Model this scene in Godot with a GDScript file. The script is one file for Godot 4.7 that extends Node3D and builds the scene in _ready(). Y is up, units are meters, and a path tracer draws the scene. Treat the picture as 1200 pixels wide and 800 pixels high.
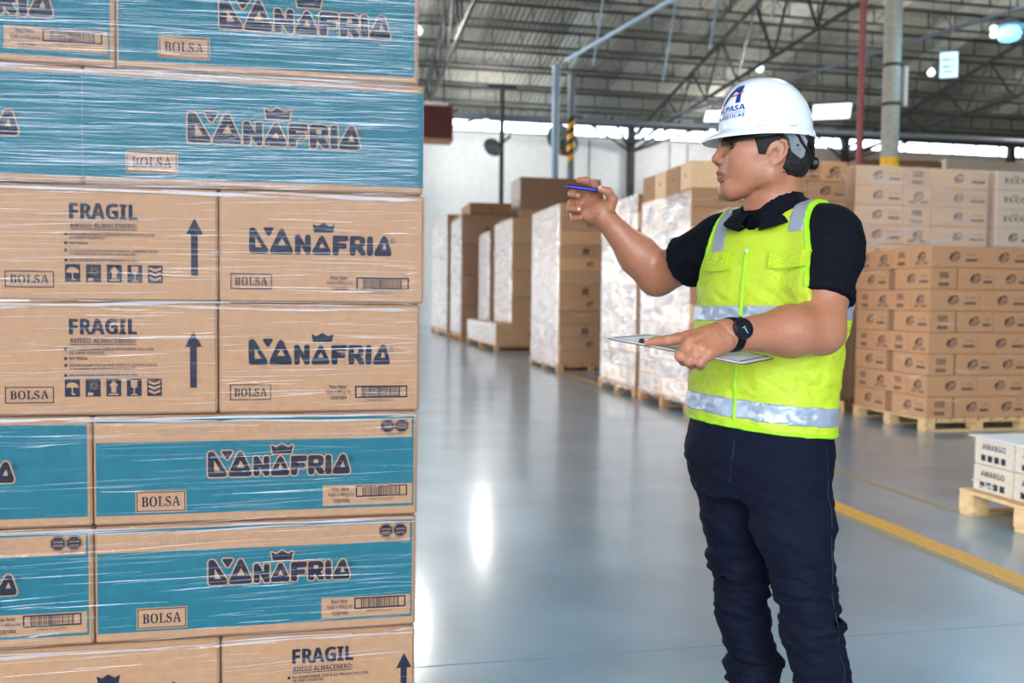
extends Node3D
# A warehouse aisle: a film-wrapped stack of printed cartons in front, a worker in a hi-vis vest checking it,
# rows of palletised cartons behind him under a corrugated roof. Everything is built in metres; y is up.

var M := {}                     # materials by name
var noise := FastNoiseLite.new()
var rng := RandomNumberGenerator.new()
var taken := {}                 # names in use at top level

func _ready() -> void:
	rng.seed = 7
	noise.seed = 11
	noise.frequency = 1.0
	# ---- camera
	var cam := Camera3D.new()
	cam.name = "camera"
	add_child(cam)
	cam.position = Vector3(0, 1.25, 0)
	cam.basis = Basis.from_euler(Vector3(deg_to_rad(-2.6), deg_to_rad(-11.6), deg_to_rad(0.6)))
	var lens := CameraAttributesPhysical.new()
	lens.frustum_focal_length = 45.94
	lens.frustum_focus_distance = 2.0
	lens.frustum_near = 0.05
	lens.frustum_far = 200.0
	lens.exposure_aperture = 5.2
	cam.attributes = lens
	cam.fov = 41.71
	cam.near = 0.05
	cam.far = 200.0
	cam.current = true
	# ---- sky and exposure
	var env := Environment.new()
	env.background_mode = Environment.BG_SKY
	var sm := ProceduralSkyMaterial.new()
	sm.sky_top_color = Color(0.78, 0.87, 0.97)
	sm.sky_horizon_color = Color(0.95, 0.96, 0.97)
	sm.ground_bottom_color = Color(0.5, 0.5, 0.48)
	sm.ground_horizon_color = Color(0.75, 0.75, 0.73)
	sm.sky_energy_multiplier = 3.0
	var sky := Sky.new()
	sky.sky_material = sm
	env.sky = sky
	env.tonemap_mode = Environment.TONE_MAPPER_LINEAR
	env.tonemap_exposure = 0.92
	env.sdfgi_enabled = true
	env.ssao_enabled = true
	env.ssil_enabled = true
	var we := WorldEnvironment.new()
	we.name = "surroundings"
	we.environment = env
	add_child(we)
	# ---- daylight from unseen dock doors: four in the left wall, one wide one behind the camera
	for q in [[-3.0, 32.0], [-15.0, 18.0], [-29.0, 24.0], [-40.0, 110.0]]:  # the farthest is added to brighten the end wall
		area_light("unseen_dock_daylight", Vector3(-9.3, 2.9, q[0]), Vector3(1, 0.02, 0), Vector2(5.0, 4.6), q[1], Color(1.0, 0.985, 0.96))
	area_light("unseen_dock_daylight", Vector3(-1.0, 3.4, 6.8), Vector3(0.05, -0.1, -1), Vector2(9.0, 5.2), 17.0, Color(1.0, 0.965, 0.915))  # out of view, placed to light the front stack and the worker
	make_materials()
	build_setting()
	build_front_stack()
	build_aisle_stacks()
	build_right_stacks()
	build_fittings()
	build_worker()


func area_light(called: String, at: Vector3, towards: Vector3, size: Vector2, energy: float, tint: Color) -> void:
	var l := AreaLight3D.new()
	l.name = called
	add_child(l, true)
	l.look_at_from_position(at, at + towards, Vector3.UP if absf(towards.normalized().y) < 0.95 else Vector3.RIGHT)
	l.area_size = size
	l.area_normalize_energy = true
	l.light_energy = energy
	l.light_color = tint
	l.area_range = 80.0
	l.shadow_enabled = true

# ------------------------------------------------------------------ naming and placing

func numbered(called: String) -> String:
	if not taken.has(called):
		taken[called] = 0
		return called
	taken[called] += 1
	return "%s_%03d" % [called, taken[called]]


func tag(o: Node, label: String, category: String, group := "", kind := "") -> Node:
	if label:
		o.set_meta("label", label)
	if category:
		o.set_meta("category", category)
	if group:
		o.set_meta("group", group)
	if kind:
		o.set_meta("kind", kind)
	return o


func thing(called: String, label: String, category: String, at := Vector3.ZERO, turn := 0.0, group := "") -> Node3D:
	var o := Node3D.new()
	o.name = numbered(called)
	add_child(o)
	o.position = at
	o.rotation.y = turn
	tag(o, label, category, group)
	return o


func put(called: String, mesh: Mesh, mat: Material, parent: Node = self, at := Transform3D()) -> MeshInstance3D:
	var o := MeshInstance3D.new()
	o.name = numbered(called) if parent == self else called
	o.mesh = mesh
	if mat:
		o.material_override = null
		for i in mesh.get_surface_count():
			o.set_surface_override_material(i, mat)
	o.cast_shadow = GeometryInstance3D.SHADOW_CASTING_SETTING_ON
	parent.add_child(o, true)
	o.transform = at
	return o


func at(x: float, y: float, z: float, turn := 0.0) -> Transform3D:
	return Transform3D(Basis(Vector3.UP, turn), Vector3(x, y, z))


func stuff(o: Node) -> Node:
	o.set_meta("kind", "stuff")
	return o


func structure(o: Node, label := "") -> Node:
	o.set_meta("kind", "structure")
	if label:
		o.set_meta("label", label)
	return o


# ------------------------------------------------------------------ shapes

func new_st() -> SurfaceTool:
	var st := SurfaceTool.new()
	st.begin(Mesh.PRIMITIVE_TRIANGLES)
	return st


func quad(st: SurfaceTool, a: Vector3, b: Vector3, c: Vector3, d: Vector3) -> void:
	# a b c d run clockwise seen from the front
	var n := (c - a).cross(b - a)
	if n.length() < 1e-12:
		n = (d - a).cross(c - a)
	n = n.normalized()
	for v in [a, b, c, a, c, d]:
		st.set_normal(n)
		st.add_vertex(v)


var boxes := {}

func box_mesh(size: Vector3, r := 0.004) -> ArrayMesh:
	# a box centred on the origin with chamfered edges and corners
	var key := "%.4f %.4f %.4f %.4f" % [size.x, size.y, size.z, r]
	if boxes.has(key):
		return boxes[key]
	var st := new_st()
	add_box(st, Transform3D(), size, r)
	boxes[key] = st.commit()
	return boxes[key]


func add_box(st: SurfaceTool, t: Transform3D, size: Vector3, r := 0.0) -> void:
	var h := size / 2.0
	r = minf(r, minf(h.x, minf(h.y, h.z)) * 0.9)
	var i := h - Vector3(r, r, r)
	for axis in 3:
		var u := (axis + 1) % 3
		var v := (axis + 2) % 3
		for s in [-1.0, 1.0]:
			var p := []
			for k in [[-1, -1], [-1, 1], [1, 1], [1, -1]]:
				var q := Vector3.ZERO
				q[axis] = s * h[axis]
				q[u] = k[0] * i[u]
				q[v] = k[1] * i[v]
				p.append(t * q)
			if s > 0:
				quad(st, p[0], p[1], p[2], p[3])
			else:
				quad(st, p[3], p[2], p[1], p[0])
	if r <= 0.0:
		return
	for axis in 3:   # edges along each axis
		var u := (axis + 1) % 3
		var v := (axis + 2) % 3
		for su in [-1.0, 1.0]:
			for sv in [-1.0, 1.0]:
				var e := []
				for w in [[-1.0, 0], [1.0, 0], [1.0, 1], [-1.0, 1]]:
					var q := Vector3.ZERO
					q[axis] = w[0] * i[axis]
					q[u] = su * (h[u] if w[1] == 0 else i[u])
					q[v] = sv * (i[v] if w[1] == 0 else h[v])
					e.append(t * q)
				if su * sv > 0:
					quad(st, e[0], e[3], e[2], e[1])
				else:
					quad(st, e[0], e[1], e[2], e[3])
	for sx in [-1.0, 1.0]:
		for sy in [-1.0, 1.0]:
			for sz in [-1.0, 1.0]:
				var a := t * Vector3(sx * h.x, sy * i.y, sz * i.z)
				var b := t * Vector3(sx * i.x, sy * h.y, sz * i.z)
				var c := t * Vector3(sx * i.x, sy * i.y, sz * h.z)
				if sx * sy * sz > 0:
					tri(st, a, c, b)
				else:
					tri(st, a, b, c)


func tri(st: SurfaceTool, a: Vector3, b: Vector3, c: Vector3) -> void:
	var n := (c - a).cross(b - a).normalized()
	for v in [a, b, c]:
		st.set_normal(n)
		st.add_vertex(v)


func frame_along(d: Vector3) -> Basis:
	var y := d.normalized()
	var x := y.cross(Vector3.RIGHT if absf(y.x) < 0.8 else Vector3.BACK).normalized()
	return Basis(x, y, x.cross(y))


func add_tube(st: SurfaceTool, path: Array, radius, sides := 10, caps := true) -> void:
	# radius: a number or one per point
	var rings := []
	var nrm := []
	var b := frame_along(path[1] - path[0])
	for k in path.size():
		var d: Vector3 = path[mini(k + 1, path.size() - 1)] - path[maxi(k - 1, 0)]
		var y := d.normalized()
		var x := (b.x - y * b.x.dot(y)).normalized()
		b = Basis(x, y, x.cross(y))
		var r: float = radius[k] if radius is Array else radius
		var ring := []
		var rn := []
		for s in sides + 1:
			var t := TAU * s / sides
			var o := b.x * cos(t) + b.z * sin(t)
			ring.append(path[k] + o * r)
			rn.append(o)
		rings.append(ring)
		nrm.append(rn)
	for k in path.size() - 1:
		for s in sides:
			for w in [[k, s], [k + 1, s + 1], [k + 1, s], [k, s], [k, s + 1], [k + 1, s + 1]]:
				st.set_normal(nrm[w[0]][w[1]])
				st.add_vertex(rings[w[0]][w[1]])
	if caps:
		for e in [0, path.size() - 1]:
			for s in sides:
				if e == 0:
					tri(st, path[0], rings[0][s + 1], rings[0][s])
				else:
					tri(st, path[e], rings[e][s], rings[e][s + 1])


func tube_mesh(path: Array, radius, sides := 10) -> ArrayMesh:
	var st := new_st()
	add_tube(st, path, radius, sides)
	return st.commit()


func bar(st: SurfaceTool, a: Vector3, b: Vector3, w: float, h: float) -> void:
	# a square bar from a to b
	var d := (b - a)
	var y := d.normalized()
	var x := y.cross(Vector3.UP if absf(y.y) < 0.95 else Vector3.BACK).normalized()
	add_box(st, Transform3D(Basis(x, y, x.cross(y)), (a + b) / 2.0), Vector3(w, d.length(), h), 0.0)


func lathe_mesh(profile: Array, sides := 24) -> ArrayMesh:
	# profile: Vector2(radius, y) from bottom to top, smooth
	var st := new_st()
	for k in profile.size() - 1:
		var p: Vector2 = profile[k]
		var q: Vector2 = profile[k + 1]
		var e := (q - p).normalized()
		for s in sides:
			var t0 := TAU * s / sides
			var t1 := TAU * (s + 1) / sides
			var pts := []
			for w in [[p, t0], [q, t0], [q, t1], [p, t1]]:
				pts.append([Vector3(w[0].x * cos(w[1]), w[0].y, w[0].x * sin(w[1])), Vector3(e.y * cos(w[1]), -e.x, e.y * sin(w[1]))])
			for w in [0, 2, 1, 0, 3, 2]:
				st.set_normal(pts[w][1])
				st.add_vertex(pts[w][0])
	return st.commit()


# ------------------------------------------------------------------ flat print: ink, panels and lettering laid on a carton's face

var fonts := {}
var texts := {}

func font_of(kind: String) -> SystemFont:
	if not fonts.has(kind):
		var f := SystemFont.new()
		f.font_names = PackedStringArray(["Droid Serif" if kind.begins_with("serif") else "Droid Sans Mono" if kind == "mono" else "Droid Sans"])
		if kind.ends_with("bold"):
			f.font_weight = 700
		fonts[kind] = f
	return fonts[kind]


func letters(text: String, kind: String) -> Array:
	# [vertices, width, height, lowest y, left x] of flat lettering about 1 unit tall
	var key := kind + "|" + text
	if not texts.has(key):
		var tm := TextMesh.new()
		tm.font = font_of(kind)
		tm.font_size = 64
		tm.pixel_size = 1.0 / 64.0
		tm.depth = 0.0
		tm.curve_step = 4.0
		tm.text = text
		var vs := PackedVector3Array()
		for n in tm.get_surface_count():
			var a := tm.surface_get_arrays(n)
			var v: PackedVector3Array = a[Mesh.ARRAY_VERTEX]
			if a[Mesh.ARRAY_INDEX] != null:
				for i in a[Mesh.ARRAY_INDEX]:
					vs.append(v[i])
			else:
				vs.append_array(v)
		var lo := Vector3(1e9, 1e9, 0)
		var hi := -lo
		for v in vs:
			lo = lo.min(v)
			hi = hi.max(v)
		texts[key] = [vs, hi.x - lo.x, hi.y - lo.y, lo.y, lo.x]
	return texts[key]


class Sheet:
	# collects flat shapes on one face: x to the right, y up, layers a fraction of a millimetre apart
	var inks := {}

	func ink(which: String) -> SurfaceTool:
		if not inks.has(which):
			var st := SurfaceTool.new()
			st.begin(Mesh.PRIMITIVE_TRIANGLES)
			inks[which] = st
		return inks[which]

	func poly(which: String, pts: PackedVector2Array, layer: float) -> void:
		var st := ink(which)
		var idx := Geometry2D.triangulate_polygon(pts)
		for t in idx.size() / 3:
			var p := [pts[idx[t * 3]], pts[idx[t * 3 + 1]], pts[idx[t * 3 + 2]]]
			if (p[1] - p[0]).cross(p[2] - p[0]) > 0.0:
				p = [p[0], p[2], p[1]]
			for q in p:
				st.set_normal(Vector3.BACK)
				st.add_vertex(Vector3(q.x, q.y, layer * 0.0004))

	func rect(which: String, x: float, y: float, w: float, h: float, layer: float) -> void:
		poly(which, PackedVector2Array([Vector2(x, y), Vector2(x + w, y), Vector2(x + w, y + h), Vector2(x, y + h)]), layer)

	func frame(which: String, x: float, y: float, w: float, h: float, t: float, layer: float) -> void:
		rect(which, x, y, w, t, layer)
		rect(which, x, y + h - t, w, t, layer)
		rect(which, x, y + t, t, h - 2 * t, layer)
		rect(which, x + w - t, y + t, t, h - 2 * t, layer)

	func text(which: String, l: Array, x: float, y: float, w: float, h: float, layer: float) -> void:
		# fits the lettering into a box; h 0 keeps its proportions
		var st := ink(which)
		var sx: float = w / l[1]
		var sy: float = h / l[2] if h > 0.0 else sx
		for v in l[0]:
			st.set_normal(Vector3.BACK)
			st.add_vertex(Vector3(x + (v.x - l[4]) * sx, y + (v.y - l[3]) * sy, layer * 0.0004))


func lay(s: Sheet, parent: Node, where: Transform3D, names: Dictionary) -> void:
	for which in s.inks:
		put(names.get(which, "printed_" + which), s.inks[which].commit(), M[which], parent, where)


# ------------------------------------------------------------------ textures

func noise_image(size: int, f: Callable) -> Image:
	var im := Image.create(size, size, false, Image.FORMAT_RGB8)
	for y in size:
		for x in size:
			var v: float = f.call(x, y)
			im.set_pixel(x, y, Color(v, v, v))
	return im


func noise_tex(freq: float, size: int, lo: Color, hi: Color, seed_: int, octaves := 4, type := FastNoiseLite.TYPE_SIMPLEX_SMOOTH, as_normal := 0.0) -> NoiseTexture2D:
	var n := FastNoiseLite.new()
	n.seed = seed_
	n.noise_type = type
	n.frequency = freq
	n.fractal_octaves = octaves
	var t := NoiseTexture2D.new()
	t.width = size
	t.height = size
	t.seamless = true
	t.noise = n
	if as_normal > 0.0:
		t.as_normal_map = true
		t.bump_strength = as_normal
	else:
		var g := Gradient.new()
		g.set_color(0, lo)
		g.set_color(1, hi)
		t.color_ramp = g
	return t


func plain(c: Color, rough := 0.7, metal := 0.0, named := "") -> StandardMaterial3D:
	var m := StandardMaterial3D.new()
	m.albedo_color = c
	m.roughness = rough
	m.metallic = metal
	m.resource_name = named
	return m


func shade(c: Color, k: float) -> Color:
	return Color(minf(c.r * k, 1.0), minf(c.g * k, 1.0), minf(c.b * k, 1.0))


func mottled(c: Color, spread: float, freq: float, rough: float, scale: float, seed_: int, bump := 0.0) -> StandardMaterial3D:
	# a colour that varies with three-dimensional grain
	var m := plain(Color.WHITE, rough)
	m.albedo_texture = noise_tex(freq, 256, shade(c, 1.0 - spread), shade(c, 1.0 + spread), seed_)
	m.uv1_triplanar = true
	m.uv1_scale = Vector3.ONE * scale
	if bump > 0.0:
		m.normal_enabled = true
		m.normal_texture = noise_tex(freq * 2.0, 256, Color.BLACK, Color.WHITE, seed_ + 1, 4, FastNoiseLite.TYPE_SIMPLEX_SMOOTH, bump)
	return m


func make_materials() -> void:
	M.kraft = mottled(Color(0.65, 0.475, 0.325), 0.05, 0.03, 0.75, 5.0, 3)
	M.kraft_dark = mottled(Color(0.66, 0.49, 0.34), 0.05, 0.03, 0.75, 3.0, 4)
	M.kraft_light = mottled(Color(0.86, 0.71, 0.55), 0.05, 0.03, 0.75, 3.0, 5)  # light tone, raised to stand in for brightness on the glinting stack
	M.kraft_lit = mottled(Color(0.83, 0.67, 0.51), 0.05, 0.03, 0.75, 3.0, 5)  # stronger light put into the kraft colour
	M.kraft_brown = mottled(Color(0.56, 0.40, 0.28), 0.05, 0.03, 0.75, 3.0, 6)
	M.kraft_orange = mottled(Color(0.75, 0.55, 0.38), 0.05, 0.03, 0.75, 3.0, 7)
	M.kraft_pale = mottled(Color(0.82, 0.75, 0.67), 0.04, 0.03, 0.75, 3.0, 8)
	M.ink = plain(Color(0.05, 0.065, 0.15), 0.7)
	M.ink.metallic_specular = 0.25
	M.teal = mottled(Color(0.025, 0.365, 0.415), 0.06, 0.02, 0.6, 6.0, 9)
	M.teal.metallic_specular = 0.25
	M.bare = M.kraft
	M.dots = plain(Color(0.52, 0.44, 0.38), 0.7)
	M.faint_ink = plain(Color(0.30, 0.25, 0.22), 0.7)
	M.tape = plain(Color(0.66, 0.50, 0.34), 0.3)
	var film := plain(Color(0.93, 0.95, 0.97, 0.015), 0.16, 0.0, "stretch film")
	film.metallic_specular = 0.3
	film.transparency = BaseMaterial3D.TRANSPARENCY_ALPHA
	film.cull_mode = BaseMaterial3D.CULL_DISABLED
	film.normal_enabled = true
	film.normal_texture = noise_tex(0.02, 512, Color.BLACK, Color.WHITE, 21, 4, FastNoiseLite.TYPE_SIMPLEX_SMOOTH, 2.2)
	film.uv1_scale = Vector3(1.6, 4.0, 1)
	M.film = film
	var milky := film.duplicate() as StandardMaterial3D
	milky.albedo_color = Color(0.96, 0.97, 1.0, 0.12)  # milky white stands in for daylight glare on the wrapped stacks
	milky.metallic_specular = 0.5
	milky.resource_name = "stretch film, glare whitened in"
	M.film_glare = milky
	var crease := film.duplicate() as StandardMaterial3D
	crease.albedo_color = Color(0.98, 0.985, 1.0, 0.46)  # raised whiteness stands in for glints on the gathered film
	crease.metallic_specular = 0.5
	crease.resource_name = "gathered stretch film, glints whitened in"
	M.film_glint_crease = crease
	var fine := crease.duplicate() as StandardMaterial3D
	fine.albedo_color = Color(0.97, 0.98, 1.0, 0.22)
	fine.resource_name = "drawn stretch film"
	M.film_fine = fine
	var tight := film.duplicate() as StandardMaterial3D
	tight.metallic_specular = 0.18
	tight.resource_name = "stretch film pulled tight"
	M.film_tight = tight
	M.wood = mottled(Color(0.72, 0.53, 0.35), 0.14, 0.02, 0.8, 2.0, 12)
	M.wood_pale = mottled(Color(0.85, 0.70, 0.50), 0.10, 0.02, 0.8, 2.0, 13)
	# floor: sealed concrete, blotched, with a glossy coat
	var fl := plain(Color.WHITE, 0.38)
	fl.albedo_texture = noise_tex(0.006, 1024, Color(0.45, 0.555, 0.62), Color(0.55, 0.67, 0.735), 31, 6)
	fl.roughness = 0.30
	fl.metallic_specular = 0.7
	fl.uv1_triplanar = true
	fl.uv1_world_triplanar = true
	fl.uv1_scale = Vector3.ONE * 0.22
	fl.clearcoat_enabled = true
	fl.clearcoat = 0.6
	fl.clearcoat_roughness = 0.14
	M.floor = fl
	M.joint = plain(Color(0.20, 0.21, 0.22), 0.8)
	M.yellow = mottled(Color(0.86, 0.66, 0.26), 0.10, 0.03, 0.5, 4.0, 14)
	M.yellow_worn = mottled(Color(0.62, 0.57, 0.45), 0.08, 0.03, 0.5, 4.0, 15)
	M.wall = mottled(Color(0.92, 0.935, 0.95), 0.02, 0.02, 0.7, 0.4, 16)
	M.wall_beige = mottled(Color(0.75, 0.70, 0.65), 0.04, 0.02, 0.8, 0.4, 17)
	for k in 4:
		M["roof%d" % k] = mottled([Color(0.47, 0.47, 0.44), Color(0.42, 0.42, 0.39), Color(0.53, 0.53, 0.50), Color(0.60, 0.61, 0.58)][k], 0.12, 0.02, 0.6, 0.6, 18)
	M.steel_dark = plain(Color(0.17, 0.17, 0.18), 0.6)
	M.steel = plain(Color(0.47, 0.50, 0.54), 0.45, 0.2)
	M.steel_blue = plain(Color(0.62, 0.72, 0.80), 0.4, 0.1)
	M.pole_red = plain(Color(0.50, 0.22, 0.20), 0.5)
	M.pole_grey = mottled(Color(0.62, 0.60, 0.55), 0.08, 0.02, 0.55, 1.5, 19)
	M.paint_yellow = plain(Color(0.92, 0.68, 0.10), 0.5)
	M.black = plain(Color(0.035, 0.037, 0.042), 0.45)
	M.white = plain(Color(0.90, 0.91, 0.92), 0.4)
	M.maroon = plain(Color(0.40, 0.17, 0.15), 0.6)
	M.mirror = plain(Color(0.75, 0.80, 0.84), 0.06, 1.0)
	M.pane = plain(Color(0.93, 0.90, 0.82, 0.25), 0.2, 0.0, "translucent roof light")
	M.pane.transparency = BaseMaterial3D.TRANSPARENCY_ALPHA
	var glow := plain(Color(0.9, 0.95, 1.0), 0.4)
	glow.emission_enabled = true
	glow.emission = Color(0.95, 0.98, 1.0)
	glow.emission_energy_multiplier = 2.2
	M.lamp_glow = glow
	var blue := glow.duplicate() as StandardMaterial3D
	blue.emission = Color(0.40, 0.80, 1.0)
	blue.emission_energy_multiplier = 2.4
	M.lamp_blue = blue
# ------------------------------------------------------------------ the hall

const WEST := -9.5
const EAST := 42.0
const NORTH := -45.0
const SOUTH := 7.5

func roof_y(z: float) -> float:
	return 10.55 + 0.18 * (z - NORTH) if z < -6.0 else 10.55 + 0.18 * 39.0 - 0.18 * (z + 6.0)


func wall_box(parent: Node, called: String, lo: Vector3, hi: Vector3, mat: Material) -> MeshInstance3D:
	return put(called, box_mesh(hi - lo, 0.0), mat, parent, Transform3D(Basis(), (lo + hi) / 2.0))


func build_setting() -> void:
	# floor: cast slabs with open joints between them
	var floor_ := Node3D.new()
	floor_.name = "floor"
	add_child(floor_)
	structure(floor_, "polished grey-blue concrete warehouse floor")
	var zs := [SOUTH, 1.0, -3.0, -6.05, -9.0, -12.6, -17.0, -22.0, -28.0, -36.0, NORTH]
	var xs := [WEST, -2.6, 8.4, 20.0, EAST]
	for j in zs.size() - 1:
		for i in xs.size() - 1:
			wall_box(floor_, "slab", Vector3(xs[i] + 0.003, -0.2, zs[j + 1] + 0.003), Vector3(xs[i + 1] - 0.003, 0.0, zs[j] - 0.003), M.floor)
	wall_box(floor_, "joint_filler", Vector3(WEST, -0.3, NORTH), Vector3(EAST, -0.003, SOUTH), M.joint)
	# painted lane lines
	var line := put("lane_line", lane(3.02, 3.16, 2.0, -6.4), M.yellow)
	tag(line, "wide yellow painted lane line crossing the floor behind the worker's legs", "floor line")
	put("worn_edge", lane(2.955, 3.02, 2.0, -6.4), M.yellow_worn, line)
	var thin := put("lane_line", lane(3.70, 3.76, -4.72, -40.0), M.yellow_worn)
	tag(thin, "thin faded yellow floor line running from the low pallet towards the stacks", "floor line")
	var bit := put("lane_line", lane(3.98, 4.06, -12.75, -15.1), M.yellow)
	tag(bit, "short yellow lane line showing in the gap beside the pen stack's pallet", "floor line")
	# walls
	var n := Node3D.new()
	n.name = "wall_north"
	add_child(n)
	structure(n, "white end wall of the warehouse")
	wall_box(n, "wall_panel", Vector3(WEST, 0, NORTH - 0.3), Vector3(22.0, 9.75, NORTH), M.wall)
	wall_box(n, "wall_panel", Vector3(22.0, 0, NORTH - 0.3), Vector3(EAST, 9.75, NORTH), M.wall_beige)
	wall_box(n, "wall_head", Vector3(WEST, 10.38, NORTH - 0.3), Vector3(EAST, 10.9, NORTH), M.steel_dark)
	wall_box(n, "sill_rail", Vector3(WEST, 9.68, NORTH), Vector3(EAST, 9.78, NORTH + 0.06), M.steel)
	var st := new_st()
	for x in [13.2, 17.6, 18.6, 24.6]:
		add_box(st, Transform3D(Basis(), Vector3(x, 4.8, NORTH + 0.02)), Vector3(0.06, 9.6, 0.04))
	structure(put("trim_1", st.commit(), M.steel), "wall sheeting joints")
	for x in [4.2, 15.35, 27.6, 38.0]:
		var c := put("column", box_mesh(Vector3(0.34, 10.4, 0.34), 0.02), M.steel_dark, self, at(x, 5.2, NORTH + 0.35))
		structure(c, "dark steel column against the end wall")
	# the strip of translucent lights under the eaves
	var w := Node3D.new()
	w.name = "window_1"
	add_child(w)
	structure(w, "strip of glowing translucent panes under the eaves")
	for k in 34:
		var x0 := WEST + 0.6 + k * 1.5
		put("pane", box_mesh(Vector3(1.42, 0.62, 0.012), 0.0), M.pane, w, at(x0 + 0.75, 10.08, NORTH - 0.12))
		put("mullion", box_mesh(Vector3(0.06, 0.62, 0.10), 0.0), M.pole_grey if k % 7 else M.steel_dark, w, at(x0, 10.08, NORTH - 0.12))
	# unseen left wall with dock doors that let light in, wall behind the camera with one wide door, right wall
	var lw := Node3D.new()
	lw.name = "wall_west"
	add_child(lw)
	structure(lw, "unseen white side wall with open dock doors that light the stacks")
	var gaps := [[-5.6, -0.4], [-17.6, -12.4], [-31.6, -26.4], [-42.6, -37.4]]
	var zc := SOUTH
	for g in gaps:
		wall_box(lw, "wall_panel", Vector3(WEST - 0.3, 0, g[1]), Vector3(WEST, 5.3, zc), M.wall)
		zc = g[0]
	wall_box(lw, "wall_panel", Vector3(WEST - 0.3, 0, NORTH), Vector3(WEST, 5.3, zc), M.wall)
	wall_box(lw, "wall_head", Vector3(WEST - 0.3, 5.3, NORTH), Vector3(WEST, 18.0, SOUTH), M.wall)
	var sw := Node3D.new()
	sw.name = "wall_south"
	add_child(sw)
	structure(sw, "white wall behind the camera with an unseen wide dock door lighting the front")
	wall_box(sw, "wall_panel", Vector3(WEST, 0, SOUTH), Vector3(-5.6, 6.1, SOUTH + 0.3), M.wall)
	wall_box(sw, "wall_panel", Vector3(3.6, 0, SOUTH), Vector3(EAST, 6.1, SOUTH + 0.3), M.wall)
	wall_box(sw, "wall_head", Vector3(WEST, 6.1, SOUTH), Vector3(EAST, 18.0, SOUTH + 0.3), M.wall)
	var ew := wall_box(self, "wall_east", Vector3(EAST, 0, NORTH), Vector3(EAST + 0.3, 18.0, SOUTH), M.wall_beige)
	structure(ew, "beige side wall far to the right")
	structure(wall_box(self, "apron", Vector3(-60, -0.4, -80), Vector3(80, -0.31, 60), M.joint), "yard outside")
	build_roof()


func lane(x0: float, x1: float, z0: float, z1: float) -> ArrayMesh:
	var st := new_st()
	var n := 40
	for k in n:
		var a := lerpf(z0, z1, float(k) / n)
		var b := lerpf(z0, z1, float(k + 1) / n)
		var w0 := 0.004 * sin(k * 2.1)
		var w1 := 0.004 * sin((k + 1) * 2.1)
		quad(st, Vector3(x0 + w0, 0.0012, a), Vector3(x0 + w1, 0.0012, b), Vector3(x1 + w1, 0.0012, b), Vector3(x1 + w0, 0.0012, a))
	return st.commit()


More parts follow.
